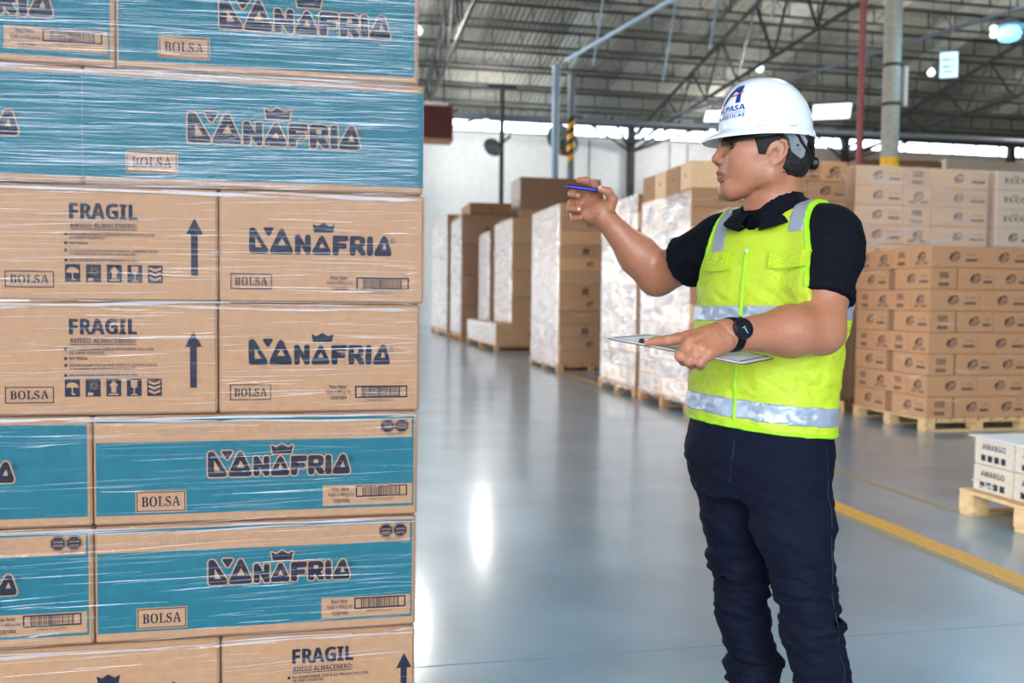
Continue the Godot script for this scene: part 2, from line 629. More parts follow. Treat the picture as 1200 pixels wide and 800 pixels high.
func build_roof() -> void:
	var roof := Node3D.new()
	roof.name = "ceiling"
	add_child(roof)
	structure(roof, "corrugated metal roof seen from below")
	# corrugated sheets, lapped: a strip 1.1 m wide, five waves, for each bay between purlins
	var r := RandomNumberGenerator.new()
	r.seed = 5
	var width := 1.15
	var rows := [NORTH - 0.5, -41.4, -37.6, -33.8, -30.0, -24.0, -15.0, -6.0, SOUTH + 0.5]
	for j in rows.size() - 1:
		var z0: float = rows[j]
		var z1: float = rows[j + 1]
		var y0 := roof_y(z0)
		var dy := roof_y(z1) - y0
		var st := new_st()
		var steps := 30
		for k in steps:
			var xa := width * k / steps
			var xb := width * (k + 1) / steps
			var ya := 0.028 * cos(TAU * 5.0 * k / steps)
			var yb := 0.028 * cos(TAU * 5.0 * (k + 1) / steps)
			var a := Vector3(xa, ya, 0)
			var b := Vector3(xb, yb, 0)
			var c := Vector3(xb, yb + dy, z1 - z0)
			var d := Vector3(xa, ya + dy, z1 - z0)
			quad(st, a, b, c, d)
		var sheet := st.commit()
		if z1 > -23.0:   # out of sight: one long run for each bay
			var lid := new_st()
			quad(lid, Vector3(WEST - 0.5, y0, z0), Vector3(EAST + 0.5, y0, z0), Vector3(EAST + 0.5, y0 + dy, z1), Vector3(WEST - 0.5, y0 + dy, z1))
			put("roof_sheet", lid.commit(), M.roof0, roof)
			continue
		for i in 46:
			var tone := r.randi_range(0, 2)
			if i % 7 == 3 and r.randf() < 0.8:
				tone = 3
			put("roof_sheet", sheet, M["roof%d" % tone], roof, Transform3D(Basis(), Vector3(WEST - 0.5 + i * width, y0 + r.randf_range(-0.004, 0.004), z0)))
	# unseen outer skin added to keep daylight out
	var skin := new_st()
	for j in rows.size() - 1:
		var a := Vector3(WEST - 1, roof_y(rows[j]) + 0.25, rows[j])
		var b := Vector3(EAST + 1, roof_y(rows[j]) + 0.25, rows[j])
		var c := Vector3(EAST + 1, roof_y(rows[j + 1]) + 0.25, rows[j + 1])
		var d := Vector3(WEST - 1, roof_y(rows[j + 1]) + 0.25, rows[j + 1])
		quad(skin, a, b, c, d)
		quad(skin, d, c, b, a)
	put("roof_light_block", skin.commit(), M.steel_dark, roof)  # not a seen part of the roof, only blocks light
	# open-web joists across the hall
	var names := ["first", "second", "third", "fourth", "fifth", "sixth", "seventh", "eighth", "ninth"]
	var k := 0
	for z in [-43.6, -41.4, -39.5, -37.6, -35.7, -33.8, -31.9, -30.0]:
		var t := thing("roof_joist", "dark open-web steel joist under the roof, %s from the end wall" % names[k], "roof joist", Vector3(16, roof_y(z) - 0.12, z), 0.0, "open-web joists under the roof")
		put("top_chord", box_mesh(Vector3(51, 0.09, 0.08), 0.0), M.steel_dark, t)
		put("bottom_chord", box_mesh(Vector3(51, 0.07, 0.08), 0.0), M.steel_dark, t, at(0, -0.62, 0))
		var st := new_st()
		for i in 43:
			var x := -25.2 + i * 1.2
			bar(st, Vector3(x, 0, 0), Vector3(x, -0.62, 0), 0.04, 0.04)
			if k % 3 == 0:
				bar(st, Vector3(x, -0.62, 0), Vector3(x + 0.6 * (1 if i % 2 else -1), 0, 0), 0.025, 0.025)
		stuff(put("web_bars", st.commit(), M.steel_dark, t))
		k += 1
	# main trusses running down the slope, bottom chord level at the columns' heads
	k = 0
	for x in [4.2, 15.35, 27.6]:
		var t := thing("roof_truss", "dark steel roof truss running down the slope, %s from the left" % names[k], "roof truss", Vector3(x, 0, 0), 0.0, "main trusses down the slope")
		put("top_chord", tube_mesh([Vector3(0, roof_y(-45.0) - 0.9, -44.8), Vector3(0, roof_y(-12.0) - 0.9, -12.0)], 0.09, 6), M.steel_dark, t)
		put("bottom_chord", tube_mesh([Vector3(0, 9.35, -44.8), Vector3(0, 10.6, -12.0)], 0.08, 6), M.steel_dark, t)
		for i in 11:
			var z := -44.0 + i * 2.9
			var yb := lerpf(9.35, 10.6, (z + 44.8) / 32.8)
			put("web_member", tube_mesh([Vector3(0, yb, z), Vector3(0, roof_y(z + 1.45) - 0.9, z + 1.45)], 0.05, 6), M.steel_dark, t)
			put("web_member", tube_mesh([Vector3(0, roof_y(z + 1.45) - 0.9, z + 1.45), Vector3(0, lerpf(9.35, 10.6, (z + 2.9 + 44.8) / 32.8), z + 2.9)], 0.05, 6), M.steel_dark, t)
		# fan of knee braces to the column head
		for q in [-3.6, -1.8, 1.8, 3.6]:
			put("knee_brace", tube_mesh([Vector3(0, 9.0, -44.6), Vector3(q, roof_y(-42.4) - 0.75, -42.4)], 0.06, 6), M.steel_dark, t)
		k += 1
# ------------------------------------------------------------------ pallets, film, cartons

const ORD := ["first", "second", "third", "fourth", "fifth", "sixth", "seventh", "eighth", "ninth", "tenth", "eleventh", "twelfth", "thirteenth", "fourteenth", "fifteenth", "sixteenth"]

func make_pallet(label: String, x0: float, z0: float, w: float, d: float, mat: Material, h := 0.145) -> void:
	# x0, z0: the near left corner on the floor; runs w to the right and d away
	var t := thing("pallet", label, "pallet", Vector3(x0 + w / 2, 0, z0 - d / 2), 0.0, "wooden pallets under the stacks")
	var bw := 0.11
	for i in 3:
		var z := (i - 1) * (d / 2 - 0.06)
		put("bottom_board", box_mesh(Vector3(w, 0.02, 0.10), 0.002), mat, t, at(0, 0.01, z))
		for j in 3:
			var x := (j - 1) * (w / 2 - bw / 2)
			put("block", box_mesh(Vector3(bw, h - 0.06, 0.12), 0.003), mat, t, at(x, 0.02 + (h - 0.06) / 2, z))
		put("stringer_board", box_mesh(Vector3(w, 0.018, 0.11), 0.002), mat, t, at(0, h - 0.031, z))
	var n := int(round(w / 0.16))
	for k in n:
		put("deck_board", box_mesh(Vector3(0.115, 0.021, d), 0.002), mat, t, at(-w / 2 + 0.0575 + k * (w - 0.115) / (n - 1), h - 0.0105, 0))


func film_grid(st: SurfaceTool, a: Vector3, b: Vector3, y0: float, y1: float, amp: float, seed_: float, step := 0.06) -> void:
	# a sheet from a to b (bottom corners, seen from outside left to right), uneven by amp
	var along := b - a
	var out := Vector3.UP.cross(along).normalized() * -1.0
	out = along.cross(Vector3.UP).normalized()
	var nx := clampi(int(along.length() / step), 4, 40)
	var ny := clampi(int((y1 - y0) / step), 4, 60)
	var pts := []
	for j in ny + 1:
		var row := []
		for i in nx + 1:
			var u := float(i) / nx
			var v := float(j) / ny
			var q := a + along * u
			var y := lerpf(y0, y1, v)
			var s := u * along.length()
			var w := noise.get_noise_3d(s * 2.2 + seed_, y * 9.0, seed_) + 0.5 * noise.get_noise_3d(s * 6.0, y * 22.0, seed_ + 9.0)
			row.append(Vector3(q.x, y, q.z) + out * (amp * (0.8 + w) * (0.25 if i == 0 or i == nx else 1.0)))
		pts.append(row)
	var uv := []
	for j in ny:
		for i in nx:
			for k in [[0, 0], [0, 1], [1, 1], [0, 0], [1, 1], [1, 0]]:
				var jj: int = j + k[1]
				var ii: int = i + k[0]
				var p: Vector3 = pts[jj][ii]
				var du: Vector3 = pts[jj][mini(ii + 1, nx)] - pts[jj][maxi(ii - 1, 0)]
				var dv: Vector3 = pts[mini(jj + 1, ny)][ii] - pts[maxi(jj - 1, 0)][ii]
				st.set_uv(Vector2(ii * along.length() / nx * 0.7 + seed_ * 0.37, p.y * 2.6))
				st.set_normal(du.cross(dv).normalized())
				st.add_vertex(p)


func crease(st: SurfaceTool, o: Vector3, along: Vector3, out: Vector3, length: float, height: float, tilt: float, slope: float, r: RandomNumberGenerator, wave := 0.8) -> void:
	# one gathered fold of film: a narrow ribbon with pointed ends
	var n := 6
	var prev := []
	var ph := r.randf() * TAU
	for k in n + 1:
		var t := float(k) / n
		var w := height * (sin(PI * clampf(t, 0.04, 0.96)) * 0.8 + 0.2) * (0.7 + 0.3 * sin(ph + t * 9.0))
		var c := o + along * (length * t) + Vector3.UP * (slope * length * t + height * wave * sin(ph + t * 5.0))
		var e := Vector3.UP * w + out * (tilt * w)
		var row := [c - e * 0.5, c + e * 0.5, Vector2(t * length * 2.0 + ph, 0), Vector2(t * length * 2.0 + ph, w * 3.0)]
		if k:
			var nn := along.cross(e).normalized()
			for q in [[prev[0], prev[2]], [prev[1], prev[3]], [row[1], row[3]], [prev[0], prev[2]], [row[1], row[3]], [row[0], row[2]]]:
				st.set_normal(nn)
				st.set_uv(q[1])
				st.add_vertex(q[0])
		prev = row


func wrap_film(label: String, x0: float, z0: float, w: float, d: float, y0: float, y1: float, amp: float, side_mat: Material, creases: int, front_creases: int, seed_: int, big := 1.0, front_mat: Material = null) -> Node3D:
	# film round a stack whose near left corner is x0, z0
	var t := thing("stretch_film", label, "stretch film", Vector3.ZERO, 0.0, "clear stretch film round the stacks")
	var g := 0.006
	var st := new_st()
	film_grid(st, Vector3(x0 - g, 0, z0 - d), Vector3(x0 - g, 0, z0 + g), y0, y1, amp, seed_)
	put("side_sheet", st.commit(), side_mat, t)
	st = new_st()
	film_grid(st, Vector3(x0 - g, 0, z0 + g), Vector3(x0 + w + g, 0, z0 + g), y0, y1, amp, seed_ + 3.0)
	put("front_sheet", st.commit(), front_mat if front_mat else M.film, t)
	var r := RandomNumberGenerator.new()
	r.seed = seed_
	for f in 2:
		var n := creases if f == 0 else front_creases
		if n == 0:
			continue
		st = new_st()
		for k in n:
			var len := r.randf_range(0.10, 0.55) * big
			var hgt := r.randf_range(0.004, 0.035) * big * (1.0 if f == 0 else 0.6)
			var y := r.randf_range(y0 + 0.02, y1 - 0.02)
			var tl := r.randf_range(-0.35, 0.9)
			if f == 0:
				var z := r.randf_range(z0 - d, z0 - len * 0.6)
				crease(st, Vector3(x0 - g - amp - 0.006 - r.randf() * 0.006, y, z), Vector3(0, 0, 1), Vector3(-1, 0, 0), minf(len, z0 - z), hgt, tl, r.randfn() * 0.10, r)
			else:
				var x := r.randf_range(x0, x0 + w - len * 0.6)
				crease(st, Vector3(x, y, z0 + g + amp + 0.006 + r.randf() * 0.006), Vector3(1, 0, 0), Vector3(0, 0, 1), minf(len, x0 + w - x), hgt, tl, r.randfn() * 0.10, r)
		stuff(put("film_glint_folds", st.commit(), M.film_glint_crease, t))  # white ribbons paint the glints along the folds
	return t


# ---- cartons of the stacks behind: one mesh per size and print, body and ink as two surfaces

var cartons := {}

func mark(s: Sheet, kind: String, w: float, h: float, face: int) -> void:
	# the print on one face, centred on the origin; face 0 front, 1 side
	var long := w / h > 1.7
	if kind == "swirl":
		var cx := w * (-0.02 if long else 0.05)
		var rx := h * 0.30
		var ry := h * 0.21
		var ring := PackedVector2Array()
		for k in 22:
			var t := 0.5 + TAU * 0.86 * k / 21.0
			ring.append(Vector2(cx + rx * cos(t), ry * sin(t) + 0.02 * h + 0.06 * h * cos(t)))
		for k in 22:
			var t := 0.5 + TAU * 0.86 * (21 - k) / 21.0
			var q := 0.62 + 0.24 * (21 - k) / 21.0
			ring.append(Vector2(cx + rx * q * cos(t), ry * q * sin(t) + 0.02 * h + 0.06 * h * cos(t)))
		s.poly("ink", ring, 1)
		s.text("ink", letters("MILO", "sansbold"), cx - rx * 0.9, -h * 0.09, rx * 1.75, h * 0.20, 1.5)
		if long:
			s.text("faint_ink", letters("10 x 1000 g", "sansbold"), w * 0.22, h * 0.06, w * 0.20, h * 0.10, 1)
			s.rect("faint_ink", w * 0.20, -h * 0.20, w * 0.24, h * 0.12, 1)
		else:
			for k in 3:
				s.rect("faint_ink", -w * 0.30, -h * 0.36 + k * h * 0.055, w * 0.26, h * 0.03, 1)
				s.rect("faint_ink", w * 0.08, -h * 0.36 + k * h * 0.055, w * 0.30, h * 0.03, 1)
	elif kind == "lines":
		for k in 4:
			s.rect("faint_ink", -w * 0.18, h * 0.02 + k * h * 0.075, w * 0.36, h * 0.045, 1)
		for k in 7:
			s.rect("ink", -w * 0.19 + k * w * 0.056, -h * 0.36, w * 0.034, h * 0.18, 1)
	elif kind == "cup":
		s.text("ink", letters("ECCO", "serifbold"), -w * 0.30, -h * 0.14, w * 0.60, h * 0.28, 1)
		s.rect("ink", -w * 0.08, h * 0.20, w * 0.16, h * 0.04, 1)
	elif kind == "codes":
		s.text("ink", letters("AMARGO", "sansbold"), -w * 0.30, h * 0.08, w * 0.6, h * 0.22, 1)
		for k in 4:
			s.rect("ink", -w * 0.32 + k * w * 0.17, -h * 0.36, w * 0.12, h * 0.24, 1)
	elif kind == "small":
		s.rect("faint_ink", -w * 0.05, -h * 0.05, w * 0.10, h * 0.14, 1)
	elif kind == "swirl_right":
		ring(s, "ink", Vector2(w * 0.30, h * 0.02), h * 0.26, h * 0.07, 1)
		s.rect("ink", w * 0.21, -h * 0.07, w * 0.18, h * 0.17, 1.5)
		s.rect("faint_ink", w * 0.16, -h * 0.30, w * 0.26, h * 0.10, 1)
	elif kind == "bars":
		for k in 3:
			s.rect("ink", w * 0.10, h * 0.02 - k * h * 0.10, w * 0.30, h * 0.06, 1)


func carton_mesh(size: Vector3, front: String, side: String) -> ArrayMesh:
	var key := "%.3f %.3f %.3f %s %s" % [size.x, size.y, size.z, front, side]
	if cartons.has(key):
		return cartons[key]
	var m: ArrayMesh = ArrayMesh.new()
	var st := new_st()
	add_box(st, Transform3D(), size, 0.006)
	st.commit(m)
	var slots := ["body"]
	for face in 2:
		var kind := front if face == 0 else side
		if kind == "":
			continue
		var s := Sheet.new()
		mark(s, kind, size.x if face == 0 else size.z, size.y, face)
		var t := Transform3D(Basis(), Vector3(0, 0, size.z / 2 + 0.0006)) if face == 0 else Transform3D(Basis(Vector3.UP, -PI / 2), Vector3(-size.x / 2 - 0.0006, 0, 0))
		for which in s.inks:
			var fl: SurfaceTool = new_st()
			fl.append_from(s.inks[which].commit(), 0, t)
			fl.commit(m)
			slots.append(which)
	m.set_meta("slots", slots)
	cartons[key] = m
	return m


func put_carton(called: String, label: String, group: String, size: Vector3, where: Transform3D, mat: Material, front := "", side := "") -> MeshInstance3D:
	var o := MeshInstance3D.new()
	o.name = numbered(called)
	o.mesh = carton_mesh(size, front, side)
	var slots: Array = o.mesh.get_meta("slots")
	for k in slots.size():
		o.set_surface_override_material(k, mat if k == 0 else M[slots[k]])
	add_child(o)
	o.transform = where
	tag(o, label, "carton", group)
	return o


func brick_stack(desc: String, x0: float, z0: float, w: float, d: float, y0: float, layers: int, h: float, pats: Array, tones: Array, prints: Array, seed_: int, front_all := true, skip_rows := 0) -> void:
	# near left corner x0, z0; pats: for each layer in turn [columns across the front, columns down the side]
	var r := RandomNumberGenerator.new()
	r.seed = seed_
	for layer in layers - skip_rows:
		var row := layers - 1 - layer
		var p: Array = pats[layer % pats.size()]
		var pr: Array = prints[layer % prints.size()]
		var size := Vector3(w / p[0] - 0.004, h - 0.003, d / p[1] - 0.004)
		for iz in p[1]:
			for ix in p[0]:
				if ix > 0 and iz > 0:
					continue
				var c := Vector3(x0 + (ix + 0.5) * w / p[0], y0 + (layer + 0.5) * h, z0 - (iz + 0.5) * d / p[1])
				c += Vector3(r.randf_range(-0.005, 0.006), 0, r.randf_range(-0.006, 0.005))
				var where := "at near corner of"
				if ix > 0:
					where = "%s from corner on front of" % ORD[ix]
				elif iz > 0:
					where = "%s from corner on side of" % ORD[iz]
				put_carton("carton", "brown carton %s row down %s %s" % [ORD[row], where, desc], "cartons in the %s" % desc, size, Transform3D(Basis(Vector3.UP, r.randf_range(-0.006, 0.006)), c), M[tones[r.randi() % tones.size()]], pr[0][ix % pr[0].size()], pr[1][iz % pr[1].size()])


func build_aisle_stacks() -> void:
	# right-hand side of the aisle, from near to far
	var side := [["swirl", "small"], ["small", "swirl"]]
	make_pallet("wooden pallet below the torn-film stack behind the clipboard", 3.93, -9.36, 0.86, 1.66, M.wood)
	brick_stack("stack behind the clipboard", 3.95, -9.4, 0.80, 1.62, 0.145, 11, 0.217, [[1, 4], [2, 3]], ["kraft", "kraft_light", "kraft_orange"], [[["swirl"], ["lines", "swirl"]], [["small", "lines"], ["swirl"]]], 41)
	for k in 4:
		put_carton("carton", "brown upright carton on top of stack behind clipboard, %s from the near end" % ORD[k], "upright cartons on top of the clipboard stack", Vector3(0.46 if k else 0.78, 0.30, 0.36), at(4.2 if k else 4.35, 0.145 + 11 * 0.217 + 0.15, -9.6 - k * 0.42, 0.03 * (k - 1.5)), M.kraft if k % 2 else M.kraft_light, "", "small")
	wrap_film("torn clear film bunched round the stack behind the clipboard", 3.95, -9.4, 0.80, 1.62, 0.10, 2.5, 0.012, M.film_glare, 200, 30, 51)
	make_pallet("wooden pallet of the white-looking stack under the forearm", 3.93, -11.12, 0.96, 1.6, M.wood)
	brick_stack("stack under the raised forearm", 3.95, -11.16, 0.9, 1.55, 0.145, 11, 0.228, [[1, 4], [2, 3]], ["kraft", "kraft_light"], [[["swirl"], ["small", "swirl"]], [["small"], ["swirl"]]], 42)
	wrap_film("glossy white-looking film round the stack under the forearm", 3.95, -11.16, 0.9, 1.55, 0.08, 2.66, 0.014, M.film_glare, 240, 0, 52)
	make_pallet("wooden pallet of the tall stack under the pen", 3.93, -15.16, 1.26, 2.2, M.wood)
	brick_stack("tall stack under the pen", 3.95, -15.2, 1.2, 2.15, 0.145, 12, 0.234, [[1, 4], [1, 4], [2, 4]], ["kraft", "kraft_orange", "kraft_dark"], [[["swirl_right"], ["small"]], [["swirl", "swirl"], ["small"]], [["swirl_right"], ["small"]]], 43)
	wrap_film("glossy white-looking film round the tall stack under the pen", 3.95, -15.2, 1.2, 2.15, 0.08, 2.95, 0.016, M.film_glare, 240, 10, 53)
	# big cartons beyond, on a low tier of their own
	big_tier()


func big_box(label: String, lo: Vector3, hi: Vector3, mat: Material, front := "small") -> void:
	put_carton("large_carton", label, "large cartons far down the aisle", hi - lo, Transform3D(Basis(), (lo + hi) / 2.0), mat, front, "")


func big_tier() -> void:
	var x := 3.95
	make_pallet("long wooden pallet under the low tier of large cartons", x - 0.02, -21.2, 1.9, 4.5, M.wood, 0.17)
	for k in 3:
		big_box("large brown carton of the low tier on the pallet, %s from the near end" % ORD[k], Vector3(x, 0.17, -22.7 - k * 1.5 + 0.01), Vector3(x + 1.8, 0.70, -21.2 - k * 1.5 - 0.01), M.kraft_dark)
	for k in 4:
		big_box("large film-wrapped carton, %s up in the pile on the low tier's near end" % ORD[k], Vector3(x + 0.40, 0.70 + k * 0.64, -23.6), Vector3(x + 1.75, 0.70 + k * 0.64 + 0.63, -21.3), M.kraft_dark)
	for k in 4:
		big_box("large brown carton, %s up in the pile on the low tier's far end" % ORD[k], Vector3(x + 0.32, 0.70 + k * 0.61, -25.65), Vector3(x + 1.7, 0.70 + k * 0.61 + 0.60, -23.9), M.kraft_brown)
	wrap_film("glare-whitened film round the low tier of large cartons", x, -21.2, 1.8, 4.5, 0.18, 0.71, 0.012, M.film_glare, 26, 0, 54, 1.4)
	wrap_film("glare-whitened film round the near pile on the low tier", x + 0.40, -21.3, 1.35, 2.3, 0.72, 3.25, 0.02, M.film_glare, 90, 8, 63, 1.8)
	wrap_film("thin shiny film round the far pile on the low tier", x + 0.32, -23.9, 1.38, 1.75, 0.72, 3.12, 0.02, M.film_glare, 50, 0, 64, 1.6)
	# a taller stack standing behind, its top carton showing above
	make_pallet("wooden pallet of the tall brown stack behind the pen stack", 5.72, -26.9, 2.6, 1.6, M.wood)
	for k in 5:
		big_box("large brown carton, %s up in the tall stack half hidden by the pen stack" % ORD[k], Vector3(5.74, 0.145 + k * 0.98, -28.4), Vector3(8.3, 0.145 + k * 0.98 + 0.97, -26.95), M.kraft_dark if k < 4 else M.kraft_brown, "bars" if k == 4 else "small")
	wrap_film("glare-whitened film over the side of the tall stack behind the pen stack", 5.74, -26.95, 2.56, 1.45, 0.2, 5.02, 0.02, M.film_glare, 120, 0, 55, 1.8)
	# further piles down the aisle
	make_pallet("wooden pallet of the second-last pile down the aisle", x - 0.02, -27.0, 1.7, 2.4, M.wood, 0.16)
	for k in 4:
		big_box("large brown carton, %s up in the second-last pile down the aisle" % ORD[k], Vector3(x, 0.16 + k * 0.93, -29.3), Vector3(x + 1.6, 0.16 + k * 0.93 + 0.91, -27.0), M.kraft_brown)
	wrap_film("glare-whitened film over the second-last pile down the aisle", x, -27.0, 1.6, 2.3, 0.25, 3.75, 0.02, M.film_glare, 160, 0, 56, 2.2)
	big_box("flat brown carton lying on the second-last pile down the aisle", Vector3(x + 0.3, 3.9, -29.2), Vector3(x + 1.6, 4.25, -27.3), M.kraft_brown)
	make_pallet("wooden pallet of the last pile down the aisle", x - 0.02, -30.2, 1.7, 4.6, M.wood, 0.16)
	for k in 4:
		big_box("large brown carton, %s up in the last pile, near half" % ORD[k], Vector3(x, 0.16 + k * 1.0, -32.3), Vector3(x + 1.5, 0.16 + k * 1.0 + 0.98, -30.2), M.kraft_brown)
		big_box("large brown carton, %s up in the last pile, far half" % ORD[k], Vector3(x, 0.16 + k * 1.0, -34.7), Vector3(x + 1.5, 0.16 + k * 1.0 + 0.98, -32.4), M.kraft_brown)
	wrap_film("glare-whitened film over the last pile down the aisle", x, -30.2, 1.5, 4.5, 0.25, 4.1, 0.02, M.film_glare, 160, 0, 57, 2.4)


func build_right_stacks() -> void:
	# sunlit stack in front
	make_pallet("pale wooden pallet with worn blocks under the sunlit stack", 5.76, -7.78, 1.2, 1.25, M.wood_pale, 0.13)
	sunlit_stack()
	# stack at the worker's back
	make_pallet("wooden pallet with a pale end block behind the worker's waist", 4.72, -9.2, 1.04, 1.1, M.wood_pale)
	brick_stack("stack at the worker's back", 4.76, -9.24, 0.98, 1.0, 0.145, 12, 0.226, [[2, 2], [3, 2]], ["kraft", "kraft_orange"], [[["swirl"], ["swirl"]], [["lines", "swirl", "swirl"], ["swirl"]]], 45)
	wrap_film("clear film round the stack at the worker's back", 4.76, -9.24, 0.98, 1.0, 0.1, 2.84, 0.008, M.film, 20, 26, 58)
	# film-wrapped stack behind the sunlit one
	make_pallet("wooden pallet hidden behind the sunlit stack", 5.92, -9.36, 1.9, 1.05, M.wood)
	wide_stack()
	wrap_film("clear glinting film round the wide stack behind the sunlit one", 5.95, -9.4, 1.78, 1.0, 0.1, 2.86, 0.010, M.film, 10, 420, 59, 1.0, M.film_glare)
	# pale stack at the right edge
	make_pallet("wooden pallet of the pale stack at right edge", 7.78, -9.36, 1.1, 1.05, M.wood)
	for k in 12:
		for i in 2:
			put_carton("carton", "pale coffee carton %s row down, %s column, in stack at right edge" % [ORD[11 - k], ["left", "right"][i]], "pale cartons at right edge", Vector3(0.52, 0.223, 0.5), at(8.06 + i * 0.53, 0.145 + (k + 0.5) * 0.226, -9.62, 0.004 * ((k * 7) % 3 - 1)), M.kraft_pale, "cup" if (k + i) % 4 else "swirl", "")
	wrap_film("clear film round the pale stack at the right edge", 7.8, -9.37, 1.06, 0.5, 0.1, 2.86, 0.008, M.film, 0, 30, 60)
	# low pallet in the right foreground
	make_pallet("pale new wooden pallet low at the right edge", 3.74, -3.72, 1.1, 1.0, M.wood_pale, 0.15)
	for k in 2:
		for i in 3:
			for j in 2:
				var h := 0.16
				if i > 0 and j > 0:
					continue
				put_carton("small_carton", "pale small carton on low pallet, %s layer, %s %s" % [["lower", "upper"][k], ["far end", "middle", "near end"][i] if j == 0 else "right of", "facing the aisle" if j == 0 else "the far end one"], "small cartons on the low pallet", Vector3(0.34, h - 0.003, 0.315), at(3.97 + j * 0.36, 0.15 + (k + 0.5) * h, -4.52 + i * 0.32 + (0.004 if k else 0.0), 0.0), M.kraft_pale, "", "codes")
	wrap_film("clear film over the small cartons on the low pallet", 3.80, -3.72, 1.0, 0.96, 0.15, 0.475, 0.006, M.film, 16, 0, 61, 0.6)
	var top := put("top_sheet", box_mesh(Vector3(0.80, 0.006, 0.98), 0.002), M.white, self, at(4.17, 0.475, -4.2))
	tag(top, "white plastic top sheet lying on the low pallet's cartons", "top sheet")


func sunlit_stack() -> void:
	var r := RandomNumberGenerator.new()
	r.seed = 44
	var x0 := 5.78
	var z0 := -7.8
	var h := 0.213
	for k in 8:
		var a := k % 2 == 1
		var y := 0.13 + (k + 0.5) * h
		var row: String = ORD[7 - k]
		if a:   # long faces to the front, ends to the side
			for i in 2:
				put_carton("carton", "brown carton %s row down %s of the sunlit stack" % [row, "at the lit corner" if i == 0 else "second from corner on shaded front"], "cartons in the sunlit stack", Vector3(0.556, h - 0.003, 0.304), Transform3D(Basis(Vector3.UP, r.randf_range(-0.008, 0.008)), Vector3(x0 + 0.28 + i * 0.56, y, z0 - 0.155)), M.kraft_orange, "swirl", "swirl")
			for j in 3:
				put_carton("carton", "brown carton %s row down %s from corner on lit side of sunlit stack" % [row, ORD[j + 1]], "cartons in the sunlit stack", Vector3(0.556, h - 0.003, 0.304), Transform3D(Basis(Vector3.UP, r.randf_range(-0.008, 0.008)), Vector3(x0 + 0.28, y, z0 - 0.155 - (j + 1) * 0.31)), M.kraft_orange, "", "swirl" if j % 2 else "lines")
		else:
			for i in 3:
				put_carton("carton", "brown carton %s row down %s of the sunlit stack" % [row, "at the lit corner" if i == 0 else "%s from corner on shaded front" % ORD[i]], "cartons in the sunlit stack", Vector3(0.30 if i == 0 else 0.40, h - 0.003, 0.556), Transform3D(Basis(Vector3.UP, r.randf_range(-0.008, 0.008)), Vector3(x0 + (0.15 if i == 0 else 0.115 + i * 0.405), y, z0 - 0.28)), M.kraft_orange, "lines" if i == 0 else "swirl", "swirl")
			put_carton("carton", "brown carton %s row down far end of lit side of sunlit stack" % row, "cartons in the sunlit stack", Vector3(0.30, h - 0.003, 0.556), Transform3D(Basis(Vector3.UP, r.randf_range(-0.008, 0.008)), Vector3(x0 + 0.15, y, z0 - 0.96)), M.kraft_orange, "", "swirl")
			var sp := put("gap_shade_strip", box_mesh(Vector3(0.02, h - 0.02, 0.10), 0.002), M.kraft_brown, self, at(x0 + 0.03, y, z0 - 0.62))  # dark strip painted in for the shade of the empty gap
			tag(sp, "painted dark spacer in the gap of %s row down on sunlit stack" % row, "shade_strip", "painted shade strips in the sunlit stack")
	wrap_film("clear film round the lower half of the sunlit stack", x0, z0, 1.12, 1.24, 0.10, 1.86, 0.004, M.film, 10, 12, 62, 0.7)
	# the darker stack beside it
	make_pallet("dark wooden pallet right of the sunlit stack", 7.0, -7.7, 1.1, 1.2, M.wood, 0.13)
	for k in 8:
		for i in 2:
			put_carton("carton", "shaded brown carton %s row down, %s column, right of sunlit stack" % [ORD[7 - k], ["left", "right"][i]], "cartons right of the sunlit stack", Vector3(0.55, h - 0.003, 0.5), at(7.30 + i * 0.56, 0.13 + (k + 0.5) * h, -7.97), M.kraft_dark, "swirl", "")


func wide_stack() -> void:
	var x0 := 5.95
	var z0 := -9.4
	for k in 12:
		var y := 0.145 + (k + 0.5) * 0.226
		var xs := [[0.62, "swirl"], [0.38, "lines" if k % 2 else "swirl"], [0.76, "swirl"]]
		var x := x0
		for i in 3:
			put_carton("carton", "brown carton %s row down, %s column, in film-glinting stack behind sunlit stack" % [ORD[11 - k], ["left", "middle", "right"][i]], "cartons in the glinting stack", Vector3(xs[i][0] - 0.005, 0.223, 0.5), at(x + xs[i][0] / 2, y, z0 - 0.25, 0.003 * ((k * 5 + i) % 3 - 1)), M.kraft_light if (k + i) % 4 else M.kraft_lit, xs[i][1], "")  # paler kraft stands in for the haze and stronger light here
			x += xs[i][0]
	# far piles whose tops show above this stack
	for k in 4:
		var xx := 13.4 + k * 2.5
		for j in 3:
			put_carton("large_carton", "large dull far carton, %s up in the %s pile rising behind the glinting stack" % [ORD[j], ORD[k]], "far piles behind the glinting stack", Vector3(2.0 + 0.2 * (k % 2), 1.54 + 0.05 * k, 1.8), at(xx, (j + 0.5) * (1.56 + 0.05 * k), -20.0 - 0.4 * k, 0.1 * (k - 1)), [M.wall_beige, M.kraft_dark, M.kraft_brown, M.kraft_pale][(k + j) % 4], "small", "")
# ------------------------------------------------------------------ the printed stack in the foreground

